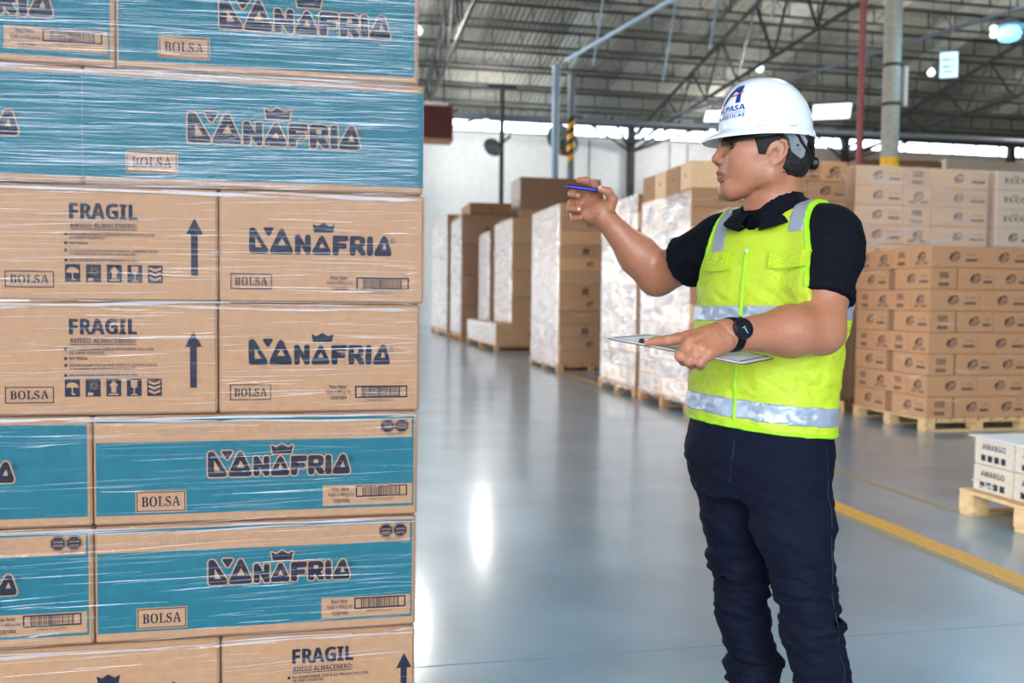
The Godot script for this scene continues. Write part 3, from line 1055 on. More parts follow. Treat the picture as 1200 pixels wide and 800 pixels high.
func brand_mark(s: Sheet, x: float, y: float, w: float, halo: float, layer: float) -> void:
	# the heavy triangular lettering: units of the drawing are 1/850 of its width
	var k := w / 850.0
	var glyphs := [
		[[0, 140], [6, 150], [24, 152], [34, 144], [106, 22], [106, 8], [94, 0], [10, 0], [0, 10]],
		[[86, 155], [134, 155], [140, 150], [114, 108], [108, 108], [82, 150]],
		[[174, 138], [182, 148], [192, 148], [200, 138], [252, 22], [250, 6], [240, 0], [132, 0], [121, 6], [122, 22]],
		[[268, 110], [276, 117], [290, 117], [328, 52], [328, 110], [336, 117], [350, 117], [357, 110], [357, 8], [350, 0], [334, 0], [298, 62], [298, 8], [290, 0], [276, 0], [268, 8]],
		[[413, 102], [421, 113], [432, 113], [440, 102], [477, 20], [474, 4], [464, 0], [386, 0], [374, 4], [371, 20]],
		[[492, 108], [500, 116], [576, 116], [583, 108], [583, 92], [576, 84], [525, 84], [525, 70], [566, 70], [573, 62], [573, 48], [566, 40], [525, 40], [525, 8], [518, 0], [500, 0], [492, 8]],
		[[596, 108], [604, 116], [664, 116], [682, 106], [686, 84], [682, 62], [666, 50], [690, 14], [686, 2], [664, 0], [632, 44], [628, 44], [628, 8], [620, 0], [604, 0], [596, 8]],
		[[702, 108], [710, 116], [724, 116], [732, 108], [734, 10], [726, 0], [708, 0], [700, 10]],
		[[792, 110], [800, 118], [812, 118], [820, 110], [848, 20], [844, 4], [834, 0], [756, 0], [746, 6], [746, 20]],
	]
	var holes := [[[34, 100], [34, 36], [72, 36]], [[190, 96], [166, 52], [212, 52]], [[426, 72], [410, 40], [444, 40]], [[628, 92], [654, 92], [654, 70], [628, 70]], [[806, 76], [790, 40], [820, 40]]]
	var crown := [[373, 184], [400, 168], [434, 192], [472, 168], [500, 184], [490, 137], [382, 137]]
	glyphs.append(crown)
	for g in glyphs:
		var p := PackedVector2Array()
		for q in g:
			# the big initial letters stand lower on the left than the row ends on the right
			p.append(Vector2(x + q[0] * k, y + q[1] * k))
		var heavy := Geometry2D.offset_polygon(p, 0.0009, Geometry2D.JOIN_ROUND)
		if heavy.size():
			p = heavy[0]
		s.poly("ink", p, layer + 1)
		if halo > 0.0:
			for o in Geometry2D.offset_polygon(p, halo, Geometry2D.JOIN_ROUND):
				s.poly("bare", o, layer)
	for g in holes:
		var p := PackedVector2Array()
		for q in g:
			p.append(Vector2(x + q[0] * k, y + q[1] * k))
		s.poly("bare", p, layer + 2)
	# registered sign
	var c := Vector2(x + 858 * k, y + 92 * k)
	ring(s, "ink", c, 17 * k, 3.0 * k, layer + 1)
	s.text("ink", letters("R", "sansbold"), c.x - 6 * k, c.y - 9 * k, 13 * k, 18 * k, layer + 1)


func ring(s: Sheet, which: String, c: Vector2, r: float, t: float, layer: float) -> void:
	for i in 20:
		var a := TAU * i / 20.0
		var b := TAU * (i + 1) / 20.0
		s.poly(which, PackedVector2Array([c + Vector2(cos(a), sin(a)) * r, c + Vector2(cos(b), sin(b)) * r, c + Vector2(cos(b), sin(b)) * (r - t), c + Vector2(cos(a), sin(a)) * (r - t)]), layer)


func bolsa(s: Sheet, x: float, y: float, w: float, h: float, patch: bool, layer: float) -> void:
	if patch:
		s.rect("bare", x - 0.002, y - 0.002, w + 0.004, h + 0.004, layer)
	s.frame("ink", x, y, w, h, 0.0018, layer + 1)
	s.text("ink", letters("BOLSA", "serifbold"), x + w * 0.10, y + h * 0.24, w * 0.80, h * 0.52, layer + 1)


func barcode(s: Sheet, x: float, y: float, w: float, h: float, layer: float) -> void:
	s.frame("ink", x, y, w, h, 0.0030, layer)
	var r := RandomNumberGenerator.new()
	r.seed = 99
	var q := x + w * 0.13
	while q < x + w * 0.87:
		var b := r.randf_range(0.0006, 0.0020)
		s.rect("ink", q, y + 0.003, b, h - 0.006, layer)
		q += b + r.randf_range(0.0007, 0.0021)
	s.text("ink", letters("0 84452 90200 33 9", "sans"), x + w * 0.22, y - 0.0075, w * 0.52, 0.0050, layer)


func net_weight(s: Sheet, x: float, y: float, h: float, layer: float) -> void:
	s.text("ink", letters("Peso Neto", "sansbold"), x + 0.008, y + h * 0.70, 0.034, h * 0.26, layer)
	s.text("ink", letters("6 pzs x 850 g c/u", "sansbold"), x, y + h * 0.36, 0.052, h * 0.27, layer)
	s.text("ink", letters("12381004", "sansbold"), x + 0.009, y + h * 0.04, 0.034, h * 0.24, layer)


func octagon(c: Vector2, r: float) -> PackedVector2Array:
	var p := PackedVector2Array()
	for k in 8:
		p.append(c + Vector2(cos(PI / 8 + k * PI / 4), sin(PI / 8 + k * PI / 4)) * r)
	return p


func stamps(s: Sheet, x: float, y: float, layer: float) -> void:
	for k in 2:
		var c := Vector2(x + k * 0.030, y)
		s.poly("ink", octagon(c, 0.0160), layer)
		s.poly("bare", octagon(c, 0.0148), layer + 1)
		s.poly("ink", octagon(c, 0.0136), layer + 2)
		s.text("bare", letters("ALTO EN", "sansbold"), c.x - 0.009, c.y + 0.001, 0.018, 0.0042, layer + 3)
		s.text("bare", letters("AZÚCAR" if k else "GRASAS", "sansbold"), c.x - 0.009, c.y - 0.006, 0.018, 0.0042, layer + 3)
	s.frame("ink", x - 0.002, y - 0.0215, 0.034, 0.0052, 0.0007, layer)
	s.text("ink", letters("Ministerio de Salud", "sansbold"), x + 0.002, y - 0.0200, 0.026, 0.0024, layer)


func long_face(w: float, h: float, band: bool, coded: bool, big: bool, clock: String, bleed := false) -> Sheet:
	# the printed long side: origin at its bottom left corner
	var s := Sheet.new()
	var left := 0.0005 if bleed else 0.006
	var right := w - (0.0005 if bleed else 0.0085)
	var low := 0.021 if not big else 0.016
	if band:
		s.rect("teal", left, low, right - left, h - 0.055 - low, 1)
		s.rect("teal", left, h - 0.0145, right - left, 0.0055, 1)
		s.rect("teal", right - 0.0045, h - 0.056, 0.0045, 0.046, 1)
		s.text("dots", letters("L616/010/2", "mono"), 0.126, h - 0.040, 0.115, 0.0105, 1)
		s.text("dots", letters("V 13.03.27", "mono"), 0.296, h - 0.040, 0.105, 0.0105, 1)
		s.text("dots", letters(clock, "mono"), 0.450, h - 0.040, 0.052, 0.0105, 1)
		stamps(s, w - 0.064, h - 0.0305, 1)
	else:
		s.rect("teal", left, low, right - left, h - 0.017 - low, 1)
	if big:
		brand_mark(s, 0.196, 0.090, 0.338, 0.0026, 2)
	else:
		brand_mark(s, 0.2195, h - 0.1285, 0.284, 0.0026, 2)
	bolsa(s, 0.0815, 0.0275, 0.093, 0.040, true, 2)
	if coded:
		s.rect("bare", w - 0.198, 0.0265, 0.186, 0.043, 2)
		net_weight(s, w - 0.186, 0.0310, 0.036, 3)
		barcode(s, w - 0.130, 0.0430, 0.108, 0.0245, 3)
	return s


func short_brand_face(w: float, h: float) -> Sheet:
	var s := Sheet.new()
	brand_mark(s, 0.060, 0.101, 0.286, 0.0, 1)
	bolsa(s, 0.0225, 0.028, 0.081, 0.032, false, 1)
	net_weight(s, 0.2130, 0.026, 0.033, 1)
	barcode(s, 0.2735, 0.030, 0.109, 0.0255, 1)
	return s


func warning_face(w: float, h: float) -> Sheet:
	var s := Sheet.new()
	var m := 0.00166
	var p := func(px: float, py: float) -> Vector2: return Vector2((px + 8.0) * m, (350.0 - py) * m)
	var t := func(text: String, font: String, x0: float, y0: float, x1: float, y1: float, layer := 1.0) -> void:
		var a: Vector2 = p.call(x0, y1)
		var b: Vector2 = p.call(x1, y0)
		s.text("ink", letters(text, font), a.x, a.y, b.x - a.x, b.y - a.y, layer)
	t.call("FRAGIL", "sansbold", 78.7, 234, 153.8, 252.5)
	t.call("FRAGIL", "sansbold", 79.3, 234.3, 154.4, 252.8, 1.6)
	t.call("FRAGIL", "sansbold", 78.2, 233.7, 153.3, 252.2, 2.2)
	t.call("AMIGO ALMACENERO:", "sansbold", 79.0, 257, 153.4, 263.2)
	var u: Vector2 = p.call(79, 265.2)
	s.rect("ink", u.x, u.y, 74.5 * m, 0.9 * m, 1)
	t.call("NO ALMACENAR CERCA DE PRODUCTOS CON", "sansbold", 78.4, 268.6, 173.0, 272.2)
	t.call("OLORES FUERTES", "sansbold", 78.4, 273.2, 117.0, 276.6)
	t.call("NO PISAR", "sansbold", 78.4, 279.6, 98.6, 283.2)
	t.call("ALMACENAR EN LUGAR FRESCO, LIMPIO, SECO", "sansbold", 78.4, 288.0, 176.6, 291.6)
	t.call("Y ALEJADO DE FUENTES DE CALOR", "sansbold", 78.4, 292.4, 151.7, 295.8)
	t.call("NO EXPONER DIRECTAMENTE AL SOL", "sansbold", 78.4, 299.6, 155.0, 303.2)
	for y in [272.2, 283.2, 291.4, 303.2]:
		var b: Vector2 = p.call(72.6, y)
		s.rect("ink", b.x, b.y, 3.4 * m, 3.6 * m, 1)
	for k in 5:
		icon(s, k, p.call(73.0 + k * 23.05, 327.0), 16.8 * m, 21.0 * m)
	var a := PackedVector2Array()
	for q in [[214.5, 317.5], [222.5, 317.5], [222.5, 267.7], [228.8, 267.7], [218.8, 248.0], [208.8, 267.7], [214.5, 267.7]]:
		a.append(p.call(q[0], q[1]))
	s.poly("ink", a, 1)
	var c: Vector2 = p.call(8.0, 334.2)
	bolsa(s, c.x, c.y, 53.0 * m, 19.5 * m, false, 1)
	return s


func icon(s: Sheet, k: int, o: Vector2, w: float, h: float) -> void:
	# a handling pictogram: light drawing on a dark tile
	s.rect("ink", o.x, o.y, w, h, 1)
	var q := func(pts: Array) -> void:
		var p := PackedVector2Array()
		for e in pts:
			p.append(o + Vector2(e[0] * w, e[1] * h))
		s.poly("bare", p, 2)
	if k == 0:      # umbrella
		var dome := []
		for i in 11:
			dome.append([0.5 + 0.42 * cos(PI * i / 10.0), 0.52 + 0.30 * sin(PI * i / 10.0)])
		q.call(dome)
		q.call([[0.46, 0.12], [0.54, 0.12], [0.54, 0.54], [0.46, 0.54]])
		q.call([[0.54, 0.10], [0.70, 0.10], [0.70, 0.18], [0.54, 0.18]])
	elif k == 1:    # sun over a crate
		for i in 9:
			var t := TAU * i / 9.0
			q.call([[0.55 + 0.13 * cos(t - 0.2), 0.62 + 0.11 * sin(t - 0.2)], [0.55 + 0.13 * cos(t + 0.2), 0.62 + 0.11 * sin(t + 0.2)], [0.55 + 0.40 * cos(t), 0.62 + 0.33 * sin(t)]])
		q.call([[0.12, 0.06], [0.46, 0.06], [0.52, 0.22], [0.18, 0.24]])
	elif k == 2:    # this way up
		q.call([[0.18, 0.08], [0.82, 0.08], [0.82, 0.16], [0.18, 0.16]])
		q.call([[0.34, 0.22], [0.66, 0.22], [0.66, 0.60], [0.82, 0.60], [0.50, 0.92], [0.18, 0.60], [0.34, 0.60]])
	elif k == 3:    # glass
		q.call([[0.28, 0.92], [0.72, 0.92], [0.72, 0.62], [0.60, 0.48], [0.40, 0.48], [0.28, 0.62]])
		q.call([[0.46, 0.14], [0.54, 0.14], [0.54, 0.50], [0.46, 0.50]])
		q.call([[0.28, 0.06], [0.72, 0.06], [0.72, 0.13], [0.28, 0.13]])
	else:           # stacking chevrons
		for i in 3:
			var y := 0.10 + i * 0.26
			q.call([[0.5, y], [0.90, y + 0.14], [0.90, y + 0.28], [0.5, y + 0.14], [0.10, y + 0.28], [0.10, y + 0.14]])


func front_carton(label: String, x0: float, x1: float, y0: float, y1: float, depth: float, s: Sheet, back := 0.0) -> void:
	# front face at z = -1.9; origin of the print at the bottom left of the face
	var size := Vector3(x1 - x0 - 0.0022, y1 - y0 - 0.003, depth)
	var t := thing("printed_carton", label, "carton", Vector3((x0 + x1) / 2, y0, -1.9 - back), rng.randf_range(-0.003, 0.003), "printed cartons of the front stack")
	put("body", bulged_box(size), M.kraft, t, at(0, (y1 - y0) / 2, -depth / 2))
	var under := new_st()   # the lower flaps' folded edge
	add_box(under, Transform3D(), Vector3(size.x - 0.012, 0.0012, 0.003), 0.0005)
	put("flap_edge", under.commit(), M.kraft_brown, t, at(0, 0.0035, 0.0002))
	if s:
		var o := at(-(x1 - x0) / 2, 0, 0.0008)
		lay(s, t, o, {"ink": "printed_ink", "teal": "teal_panel", "bare": "unprinted_patch", "dots": "date_code"})


func bulged_box(size: Vector3) -> ArrayMesh:
	return box_mesh(size, 0.0045)


func build_front_stack() -> void:
	var y := [1.926, 1.6975, 1.4685, 1.2400, 1.0135, 0.7905, 0.5515, 0.3240, 0.0960]
	var e := [0.184, 0.195, 0.198, 0.190, 0.187, 0.1845, 0.183]
	# row, seam, kinds
	front_carton("teal printed carton in the top row, right, its lettering cut by the frame", -0.409, e[0], y[1], y[0], 0.42, long_face(0.593, 0.2285, false, false, true, ""))
	front_carton("teal printed carton with a barcode patch in the top row, far left", -1.056, -0.411, y[1], y[0], 0.42, long_face(0.645, 0.2285, false, true, true, ""), 0.002)
	front_carton("whole teal printed carton with a large name, second row from the top", -0.470, e[1], y[2], y[1], 0.42, long_face(0.665, 0.229, false, false, true, "", true), -0.004)
	front_carton("teal printed carton cut by the left frame edge, second row from the top", -1.118, -0.470, y[2], y[1], 0.42, long_face(0.648, 0.229, false, false, true, "", true), -0.004)
	front_carton("plain brown carton with warnings and arrow, third row from the top", -0.640, -0.2185, y[3], y[2], 0.62, warning_face(0.42, 0.2285), 0.001)
	front_carton("plain brown carton with name and barcode, third row from the top", -0.2165, e[2], y[3], y[2], 0.62, short_brand_face(0.4145, 0.2285), -0.005)
	front_carton("plain brown carton with warnings and arrow, fourth row from the top", -0.643, -0.2205, y[4], y[3], 0.62, warning_face(0.42, 0.2265), 0.001)
	front_carton("plain brown carton with name and barcode, fourth row from the top", -0.2185, e[3], y[4], y[3], 0.62, short_brand_face(0.4085, 0.2265), -0.002)
	front_carton("teal carton with a brown top band, marked 17:41, fifth row", -0.4585, e[4], y[5], y[4], 0.42, long_face(0.6455, 0.223, true, true, false, "17:41"))
	front_carton("all-teal carton cut by the left frame edge, fifth row", -1.106, -0.4605, y[5], y[4], 0.42, long_face(0.6455, 0.223, false, false, false, ""), 0.002)
	front_carton("teal carton with a brown top band, marked 16:40, sixth row", -0.4585, e[5], y[6], y[5], 0.42, long_face(0.643, 0.239, true, true, false, "16:40"))
	front_carton("teal carton with stamps and barcode cut by the left frame edge, sixth row", -1.104, -0.4605, y[6], y[5], 0.42, long_face(0.6435, 0.239, true, true, false, "16:38"), 0.002)
	front_carton("plain brown carton with the name at the bottom of the frame, seventh row left", -0.640, -0.2185, y[7], y[6], 0.62, short_brand_face(0.42, 0.2275), -0.001)
	front_carton("plain brown carton with warnings and arrow at the bottom of the frame, seventh row right", -0.2165, e[6], y[7], y[6], 0.62, warning_face(0.40, 0.2275), -0.001)
	front_carton("plain brown carton in the lowest row, left, below the frame", -0.640, -0.2185, y[8], y[7], 0.62, null)
	front_carton("plain brown carton in the lowest row, right, below the frame", -0.2165, e[6], y[8], y[7], 0.62, null)
	make_pallet("wooden pallet under the printed front stack, below the frame", -1.12, -1.91, 1.30, 1.0, M.wood, 0.096)
	front_film()


func front_film() -> void:
	var t := thing("stretch_film", "streaked clear stretch film pulled tight over the printed front stack", "stretch film", Vector3.ZERO, 0.0, "clear stretch film round the stacks")
	var st := new_st()
	var y := [1.924, 1.6975, 1.4685, 1.2400, 1.0135, 0.7905, 0.5515, 0.3240, 0.0960]
	var e := [0.184, 0.195, 0.198, 0.190, 0.187, 0.1845, 0.183, 0.183]
	for k in 8:
		film_grid(st, Vector3(-1.12, 0, -1.8935), Vector3(e[k] + 0.001, 0, -1.8935), y[k + 1], y[k], 0.0012, 3.0 + k, 0.03)
	put("front_sheet", st.commit(), M.film_tight, t)
	st = new_st()
	for k in 8:
		film_grid(st, Vector3(e[k] + 0.001, 0, -1.8935), Vector3(e[k] + 0.001, 0, -2.5), y[k + 1], y[k], 0.0010, 5.0 + k, 0.03)
	put("side_sheet", st.commit(), M.film, t)
	var r := RandomNumberGenerator.new()
	r.seed = 77
	var X := Vector3(1, 0, 0)
	var Z := Vector3(0, 0, 1)
	# fine drawn streaks all over, denser in the upper teal rows
	st = new_st()
	for k in 2000:
		var yy := r.randf_range(0.25, 1.90)
		if k % 2 == 0:
			yy = r.randf_range(1.46, 1.90)
		var len := r.randf_range(0.03, 0.34)
		var x := r.randf_range(-0.95, 0.17)
		crease(st, Vector3(x, yy, -1.8905 + r.randf() * 0.0012), X, Z, minf(len, 0.184 - x), r.randf_range(0.0006, 0.0022), r.randf_range(-0.3, 0.9), r.randfn() * 0.02 + 0.015, r, 0.4)
	stuff(put("film_streaks", st.commit(), M.film_fine, t))
	# gathered bands where the film bridges the step between two rows, whitened where it catches light
	st = new_st()
	for yy in [1.6945, 1.4655, 1.2375, 1.0105, 0.7880, 0.5490]:
		for k in 12:
			var x := -1.0 + k * 0.1 + r.randf_range(-0.04, 0.04)
			var len := r.randf_range(0.12, 0.42)
			crease(st, Vector3(x, yy - r.randf_range(0.0, 0.012), -1.8900 + r.randf() * 0.001), X, Z, minf(len, 0.184 - x), r.randf_range(0.002, 0.008), 0.8, r.randfn() * 0.006, r, 0.2)
	stuff(put("film_glint_folds", st.commit(), M.film_glint_crease, t))
# ------------------------------------------------------------------ poles, lamps, signs

func pole(called: String, label: String, base: Vector3, top_y: float, r: float, mat: Material) -> Node3D:
	var t := thing(called, label, "pole", base)
	put("shaft", tube_mesh([Vector3(0, 0, 0), Vector3(0, top_y, 0)], r, 16), mat, t)
	put("base_plate", box_mesh(Vector3(r * 4, 0.02, r * 4), 0.004), M.steel_dark, t, at(0, 0.01, 0))
	return t


func build_fittings() -> void:
	pole("pipe_column", "thin dark red pipe rising behind the stacks right of the helmet", Vector3(6.98, 0, -10.95), 14.0, 0.043, M.pole_red)
	var g := pole("column", "thick grey concrete-coloured column with a yellow painted foot", Vector3(8.62, 0, -12.7), 15.0, 0.135, M.pole_grey)
	g.set_meta("category", "column")
	put("yellow_band", tube_mesh([Vector3(0, 0.02, 0), Vector3(0, 3.55, 0)], 0.138, 18), M.paint_yellow, g)
	put("strap", tube_mesh([Vector3(0, 4.35, 0), Vector3(0, 4.40, 0)], 0.145, 16), M.steel_dark, g)
	put("strap", tube_mesh([Vector3(0, 4.95, 0), Vector3(0, 5.0, 0)], 0.145, 16), M.steel_dark, g)
	put("conduit_box", box_mesh(Vector3(0.07, 0.62, 0.10), 0.01), M.wall_beige, g, at(0.19, 4.65, 0.05))
	pole("pole", "pale blue-grey pole rising to the roof above the brown top carton", Vector3(7.44, 0, -29.4), 9.1, 0.125, M.steel_blue)
	var y := pole("striped_pole", "grey pole with a black and yellow striped band", Vector3(8.47, 0, -31.2), 9.3, 0.135, M.steel)
	for k in 8:
		put("warning_stripe", stripe(0.140, 6.3 + k * 0.19, 0.19), M.paint_yellow if k % 2 == 0 else M.black, y)
	var d := pole("mirror_pole", "thin dark pole holding a convex mirror above the far piles", Vector3(6.42, 0, -33.6), 9.3, 0.09, M.steel_dark)
	put("top_bracket", box_mesh(Vector3(1.1, 0.10, 0.12), 0.01), M.steel_dark, d, at(0.0, 9.3, 0))
	put("arm", tube_mesh([Vector3(0, 7.2, 0), Vector3(0.30, 7.45, 0.2)], 0.05, 8), M.steel_dark, d)
	convex_mirror("convex mirror dish on the thin dark pole at far left", Vector3(6.05, 7.0, -33.45), 0.36)
	convex_mirror("larger convex mirror dish between the pale and striped poles", Vector3(8.35, 7.10, -31.9), 0.62)
	put("mirror_arm", tube_mesh([Vector3(0, 7.1, 0), Vector3(-0.10, 7.1, -0.62)], 0.04, 8), M.steel_dark, y)
	# hanging sign
	var s := thing("hanging_sign", "small white notice with lines of text hanging below the roof", "sign", Vector3(9.49, 5.0, -12.53), -0.55)
	put("board", box_mesh(Vector3(0.26, 0.40, 0.012), 0.004), M.white, s)
	var sh := Sheet.new()
	sh.text("ink", letters("PASILLO", "sansbold"), -0.09, 0.06, 0.18, 0.05, 1)
	sh.text("ink", letters("ZONA 12", "sansbold"), -0.08, -0.05, 0.16, 0.05, 1)
	sh.rect("faint_ink", -0.06, -0.11, 0.12, 0.02, 1)
	lay(sh, s, at(0, 0, 0.0065), {"ink": "lettering", "faint_ink": "text_line"})
	put("cord", tube_mesh([Vector3(0, 0.2, 0), Vector3(0, 11.0, 0)], 0.006, 6), M.steel_dark, s)
	# lamps
	lamp_at("blue_lamp", "bright blue-white floodlight below the roof at top right", Vector3(9.67, 5.19, -11.48), 0.17, true)
	panel_light("square white light panel hanging right of the helmet", Vector3(13.2, 6.4, -22.05), Vector2(0.95, 0.95), -0.5, -0.20)
	panel_light("small white light panel just left of the helmet's brim", Vector3(14.4, 8.3, -32.0), Vector2(0.9, 0.9), -0.3, -0.25)
	# unseen lamps above the frame, placed to light the near aisle
	var n := 0
	for z in [-2.0, -10.0, -19.0]:
		for x in [-3.0, 7.0, 17.0]:
			high_bay("unseen globe lamp under the roof, lighting the near aisle, %s of the near rows" % ORD[n], Vector3(x, 9.3, z), 3.0)
			n += 1
	var spots := [[Vector3(3.0, 10.4, -31.0), "at upper left beside the front stack"], [Vector3(15.6, 9.9, -31.0), "above the hard hat"], [Vector3(22.0, 9.9, -30.0), "right of the grey column's top"], [Vector3(33.0, 9.6, -34.0), "at the far right below the joists"], [Vector3(-4.0, 9.6, -32.0), "hidden behind the front stack"], [Vector3(7.0, 9.5, -40.5), "added to light the end wall, centre"], [Vector3(18.0, 9.5, -40.5), "added to light the end wall behind the hat"], [Vector3(-3.0, 9.5, -40.5), "added to light the end wall, far left"]]
	for q in spots:  # those by the end wall are added to brighten it
		high_bay("small white globe lamp hanging under the roof %s" % q[1], q[0], 22.0 if q[0].z > -38.0 else 13.0)
	high_bay("added fill lamp hanging out of frame to brighten the glinting stack", Vector3(5.0, 6.2, -6.9), 8.0)  # added fill for the front of the film-wrapped stack
	# pipe runs under the roof
	var p := put("pipe", tube_mesh([Vector3(7.81, 9.32, -29.43), Vector3(9.6, 9.38, -20.0)], 0.07, 8), M.steel_blue)
	tag(p, "pale blue pipe running diagonally under the roof at upper centre", "pipe")
	p = put("pipe", tube_mesh([Vector3(12.0, 7.9, -30.5), Vector3(17.2, 8.75, -19.5)], 0.06, 8), M.steel)
	tag(p, "grey pipe running under the roof behind the hanging sign", "pipe")
	p = put("pipe", tube_mesh([Vector3(-8, 8.55, -36.0), Vector3(40, 8.9, -36.0)], 0.10, 8), M.steel)
	tag(p, "long pale pipe crossing below the joists from side to side", "pipe")
	for k in 4:
		var b := Vector3([10.3, 11.4, 12.4, 9.2][k], [8.2, 9.0, 9.4, 9.6][k], [-27.0, -26.0, -24.0, -31.0][k])
		var h := put("hanger", tube_mesh([b, b + Vector3(0.35, 3.4, 0.5)], 0.035, 6), M.steel_blue)
		tag(h, "thin blue-grey hanger rod under the roof, %s from the left" % ["second", "third", "fourth", "first"][k], "hanger rod", "hanger rods under the roof")
	var m := thing("door_housing", "dark red roller housing high at far left beside the front stack", "housing", Vector3(3.3, 6.55, -30.3))
	put("case", box_mesh(Vector3(1.5, 1.1, 0.9), 0.03), M.maroon, m, at(0, 0.6, 0))
	put("bottom_rail", box_mesh(Vector3(1.52, 0.07, 0.92), 0.01), M.kraft_orange, m, at(0, 0.03, 0))
	put("top_white_bar", box_mesh(Vector3(1.2, 0.10, 0.3), 0.02), M.white, m, at(0, 1.2, 0.2))  # plain white bar along the top
	put("hanger", tube_mesh([Vector3(-0.5, 1.1, 0), Vector3(-0.5, 5.0, 0)], 0.03, 6), M.steel_dark, m)
	put("hanger", tube_mesh([Vector3(0.5, 1.1, 0), Vector3(0.5, 5.0, 0)], 0.03, 6), M.steel_dark, m)


func stripe(r: float, y: float, h: float) -> ArrayMesh:
	# a slanting band round a pole
	var st := new_st()
	var n := 20
	for k in n:
		var a := TAU * k / n
		var b := TAU * (k + 1) / n
		var ya := y + 0.10 * cos(a)
		var yb := y + 0.10 * cos(b)
		quad(st, Vector3(r * cos(b), yb, r * sin(b)), Vector3(r * cos(b), yb + h, r * sin(b)), Vector3(r * cos(a), ya + h, r * sin(a)), Vector3(r * cos(a), ya, r * sin(a)))
	return st.commit()


func convex_mirror(label: String, where: Vector3, r: float) -> void:
	var t := thing("convex_mirror", label, "mirror", where)
	var prof := []
	for k in 9:
		var a := 0.9 * k / 8.0
		prof.append(Vector2(r * sin(0.9 - a) / sin(0.9), r * 0.45 * (cos(0.9 - a) - cos(0.9))))
	var tilt := Basis(Vector3.RIGHT, 1.2) * Basis(Vector3.FORWARD, 0.25)
	put("dome", lathe_mesh(prof, 24), M.mirror, t, Transform3D(tilt, Vector3.ZERO))
	put("back_shell", lathe_mesh([Vector2(0.01, -0.10), Vector2(r * 0.7, -0.07), Vector2(r * 1.04, 0.0), Vector2(r * 1.04, 0.02), Vector2(r * 0.98, 0.02)], 24), M.black, t, Transform3D(tilt, Vector3.ZERO))


func lamp_at(called: String, label: String, where: Vector3, r: float, blue: bool) -> void:
	var t := thing(called, label, "lamp", where)
	put("bulb", lathe_mesh([Vector2(0.001, -r * 0.75), Vector2(r * 0.75, -r * 0.5), Vector2(r, 0), Vector2(r * 0.75, r * 0.5), Vector2(0.001, r * 0.75)], 20), M.lamp_blue, t)
	put("reflector", lathe_mesh([Vector2(r * 0.3, r * 1.3), Vector2(r * 1.2, r * 0.7), Vector2(r * 1.25, r * 0.55)], 20), M.steel, t)
	for k in 2:
		put("side_bulb", lathe_mesh([Vector2(0.001, -0.05), Vector2(0.04, -0.03), Vector2(0.05, 0), Vector2(0.04, 0.03), Vector2(0.001, 0.05)], 14), M.lamp_glow, t, at(-0.26, -0.03 + k * 0.09, 0))
	put("cord", tube_mesh([Vector3(0, r * 1.3, 0), Vector3(0, 10.6, 0)], 0.008, 6), M.steel_dark, t)
	var l := OmniLight3D.new()
	l.name = "floodlight"
	t.add_child(l)
	l.light_energy = 3.0
	l.light_color = Color(0.62, 0.86, 1.0)
	l.light_size = r
	l.omni_range = 60.0
	l.shadow_enabled = true


func panel_light(label: String, where: Vector3, size: Vector2, turn: float, tilt := 0.0) -> void:
	var t := thing("light_panel", label, "lamp", where, turn)
	t.rotation.x = tilt
	put("frame", box_mesh(Vector3(size.x + 0.06, 0.06, size.y + 0.06), 0.01), M.steel, t, at(0, 0.035, 0))
	put("lamp_diffuser", box_mesh(Vector3(size.x, 0.02, size.y), 0.004), M.lamp_glow, t, at(0, -0.005, 0))
	for s in [-1, 1]:
		put("hanger", tube_mesh([Vector3(s * size.x * 0.4, 0.06, 0), Vector3(s * size.x * 0.4, 5.5, 0)], 0.012, 6), M.steel_dark, t)
	var l := AreaLight3D.new()
	l.name = "panel_glow"
	t.add_child(l)
	l.position = Vector3(0, -0.03, 0)
	l.rotation.x = -PI / 2
	l.area_size = size
	l.light_energy = 14.0
	l.area_range = 60.0
	l.shadow_enabled = true


func high_bay(label: String, where: Vector3, energy: float) -> void:
	var t := thing("globe_lamp", label, "lamp", where)
	put("bulb", lathe_mesh([Vector2(0.001, -0.14), Vector2(0.08, -0.115), Vector2(0.135, -0.04), Vector2(0.14, 0.01), Vector2(0.10, 0.10), Vector2(0.05, 0.15), Vector2(0.001, 0.152)], 20), M.lamp_glow, t)
	put("lamp_holder", lathe_mesh([Vector2(0.001, 0.15), Vector2(0.055, 0.15), Vector2(0.055, 0.24), Vector2(0.012, 0.27)], 14), M.steel_dark, t)
	put("cord", tube_mesh([Vector3(0, 0.26, 0), Vector3(0, roof_y(where.z) - where.y - 0.02, 0)], 0.012, 6), M.steel_dark, t)
	var l := OmniLight3D.new()
	l.name = "lamp_light"
	t.add_child(l)
	l.light_energy = energy
	l.light_size = 0.14
	l.light_color = Color(1.0, 0.98, 0.95)
	l.omni_range = 80.0
	l.shadow_enabled = true
# ------------------------------------------------------------------ distance fields on a grid, meshed as surface nets

